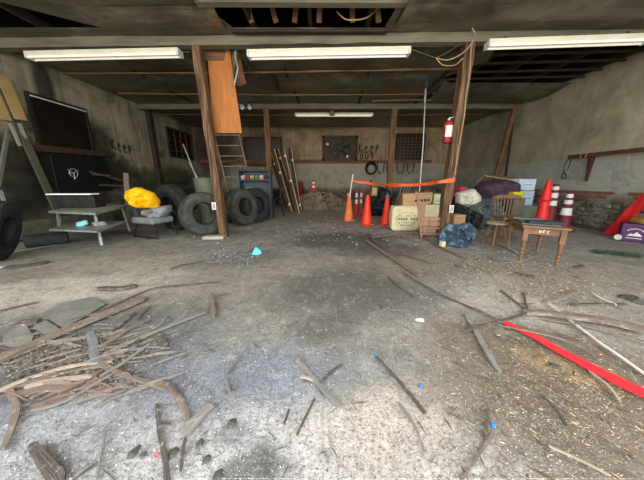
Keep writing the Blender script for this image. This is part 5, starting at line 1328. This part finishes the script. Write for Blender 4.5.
for px, py, lab, r in ((376, 356, 'blue cap at the far end of the dark slat', .007), (421, 387, 'blue cap on bare floor right of the dark slat', .008), (493, 427, 'blue cap at the end of the slim brown stick', .011)):
    g = G(px, py); o = MB().lathe([(r, 0), (r, .014), (r * .85, .018), (r * .2, .018)], 16, Matrix.Translation((g.x, g.y, .004))).build('bottle_cap', BC, None, True); tag(o, lab, 'bottle cap', 'blue bottle caps')
g = G(157, 456); o = MB().tube([(g.x + math.cos(q) * .009, g.y + math.sin(q) * .009, .008) for q in np.linspace(0, 5.2, 14)], .0025, 6).build('red_ring', mat('pink_red_plastic', (214, 60, 84), (200, 50, 74)), None, True); tag(o, 'tiny pinkish red broken ring beside the tall dark splinter', 'ring')
LEAF = mat('dark_dead_leaf', (62, 64, 60), (88, 88, 80), 12); 
for k, (px, py, s, lab) in enumerate(((134, 453, .03, 'dark dead leaf left of the tall splinter'), (143, 455, .018, 'small dark leaf touching the tall splinter'), (173, 453, .03, 'curled dark leaf between the two bottom splinters'), (200, 444, .024, 'dark leaf below the flat grey board piece'), (206, 460, .024, 'greenish leaf near the bottom right of short splinter'), (218, 476, .026, 'dark leaf at the bottom edge left of centre'), (232, 424, .03, 'dark clod on the floor left of centre'), (30, 380, .06, 'black clod of rubbish at left edge above the bundle'), (12, 384, .06, 'black clod at the very left edge above the bundle'), (634, 300, .12, 'dark clod pile at the right edge beyond the branch'), (458, 266, .06, 'grey clod below the denim bundle'), (555, 366, .04, 'brown clod below the red strip'))):
    s *= .75; scrap(px, py, s, s * 1.2, .4 * s, LEAF, 'dead_leaf' if k < 6 else 'dirt_clod', lab, 'leaf' if k < 6 else 'clod', k * 3)

# ------------------------------------------------------------------ litter (uncountable)
def litter(name, label, m, n, sampler, smin, smax, seed, flat=.35, asp=(.3, 1), ang=None):
    r = np.random.RandomState(seed); b = []; f = []; k = 0; V = []
    for _ in range(n):
        px, py = sampler(r)
        g = G(px, py)
        if not (LX + .1 < g.x < RX - .1 and .2 < g.y < BY - .2): continue
        s = smin + (smax - smin) * r.rand() ** 2.2; a = r.rand() * 6.28 if ang is None else ang + r.randn() * .35; q = s * (asp[0] + (asp[1] - asp[0]) * r.rand()); h = s * flat * r.rand()
        ca, sa = math.cos(a), math.sin(a); t1 = h * r.rand()
        z0 = .002
        for (u, v, z) in ((-s, -q * .4, t1), (s * .3, -q, 0), (s, q * .5, t1), (-s * .2, q, h)):
            V.append((g.x + (u * ca - v * sa) * .5, g.y + (u * sa + v * ca) * .5, z0 + z))
        V.append((g.x, g.y, z0 + h + .3 * min(s, q * 3)))
        f += [(k, k + 1, k + 4), (k + 1, k + 2, k + 4), (k + 2, k + 3, k + 4), (k + 3, k, k + 4)]; k += 5
    o = obj_from(name, V, f, m); tag(o, label, name.replace('_', ' '), kind='stuff'); return o
def uni(x0, x1, y0, y1): return lambda r: (x0 + (x1 - x0) * r.rand(), y0 + (y1 - y0) * r.rand())
def gau(cx, cy, sx, sy): return lambda r: (cx + r.randn() * sx, min(479, max(200, cy + r.randn() * sy)))
CHIPW = mat('white_plaster_chip', (214, 210, 202), (186, 182, 174)); CHIPG = mat('grey_grit', (124, 119, 112), (96, 92, 87)); CHIPB = mat('brown_litter', (128, 108, 88), (158, 138, 114), 40); CHIPT = mat('tan_litter', (176, 156, 124), (196, 180, 150), 40)
litter('plaster_chips', 'tiny white plaster chips strewn over the whole floor', CHIPW, 3600, uni(-10, 654, 235, 490), .0025, .010, 1)
litter('plaster_dust', 'dense white plaster crumbs along the near edge of the floor', CHIPW, 3600, gau(330, 470, 190, 30), .0015, .005, 2)
litter('floor_grit', 'dark grit strewn over the whole floor', CHIPG, 5200, uni(-10, 654, 232, 490), .004, .016, 3)
litter('leaf_litter', 'brown leaf litter around the red strip at the right', CHIPB, 6500, gau(565, 385, 58, 46), .003, .012, 4, asp=(.12, .4))
litter('pale_litter', 'pale shredded litter around the red strip at the right', CHIPT, 3200, gau(560, 392, 66, 50), .003, .011, 5, asp=(.1, .35))
litter('dry_straw', 'thin pale straws lying in the leaf litter at the right', CHIPT, 800, gau(572, 380, 50, 42), .006, .04, 25, flat=.05, asp=(.05, .14))
litter('dry_twigs', 'thin brown twigs lying in the leaf litter at the right', mat('twig_brown', (96, 80, 64), (76, 62, 48), 30), 380, gau(570, 375, 52, 46), .02, .14, 26, flat=.05, asp=(.03, .07), ang=-.7)
litter('floor_twigs', 'fine dark twigs scattered over the middle of the floor', mat('twig_grey', (84, 78, 72), (64, 58, 52), 30), 420, uni(0, 640, 245, 480), .015, .12, 27, flat=.05, asp=(.03, .08))
litter('straw_litter', 'brown litter in front of the small wooden table', CHIPB, 1500, gau(530, 285, 45, 14), .01, .04, 6, asp=(.15, .5))
litter('glass_litter', 'pale broken litter around the cyan rag', mat('bluish_shards', (150, 156, 160), (110, 116, 122), 30), 700, gau(228, 256, 18, 5), .006, .035, 7, asp=(.2, .7))
litter('left_splinters', 'small brown splinters below the left bundle of strips', CHIPB, 1500, gau(80, 365, 50, 22), .005, .03, 8, asp=(.08, .3))
litter('long_splinters', 'fine long grey brown splinters scattered through the left pile of strips', mat('grey_splinter', (118, 110, 102), (92, 84, 76), 30), 170, gau(95, 352, 48, 20), .05, .42, 18, flat=.03, asp=(.03, .07), ang=.5)
litter('reddish_splinters', 'fine reddish brown splinters packed under the left bundle of strips', mat('reddish_bark', (98, 78, 68), (122, 100, 88), 30), 130, gau(56, 388, 24, 7), .06, .25, 19, flat=.04, asp=(.04, .1), ang=.25)
litter('bark_dust', 'dark bark crumbs under the left pile of strips', mat('dark_bark_crumbs', (84, 74, 64), (62, 56, 50), 30), 1500, gau(70, 358, 40, 14), .006, .03, 20, asp=(.3, .9))
litter('bottom_straw', 'dark straw bits over the pale floor at the bottom', CHIPG, 2600, gau(340, 455, 170, 28), .003, .012, 9, asp=(.08, .3))
litter('stool_litter', 'pale rubble litter under the stool and small table', mat('light_rubble', (150, 148, 140), (118, 114, 106), 30), 900, gau(480, 258, 30, 8), .006, .03, 10)
litter('far_litter', 'grey and brown litter along the middle distance of the floor', CHIPB, 900, uni(150, 600, 205, 245), .015, .07, 12, asp=(.15, .6))
for o in bpy.data.objects:
    if 'local_parts' in o: del o['local_parts']
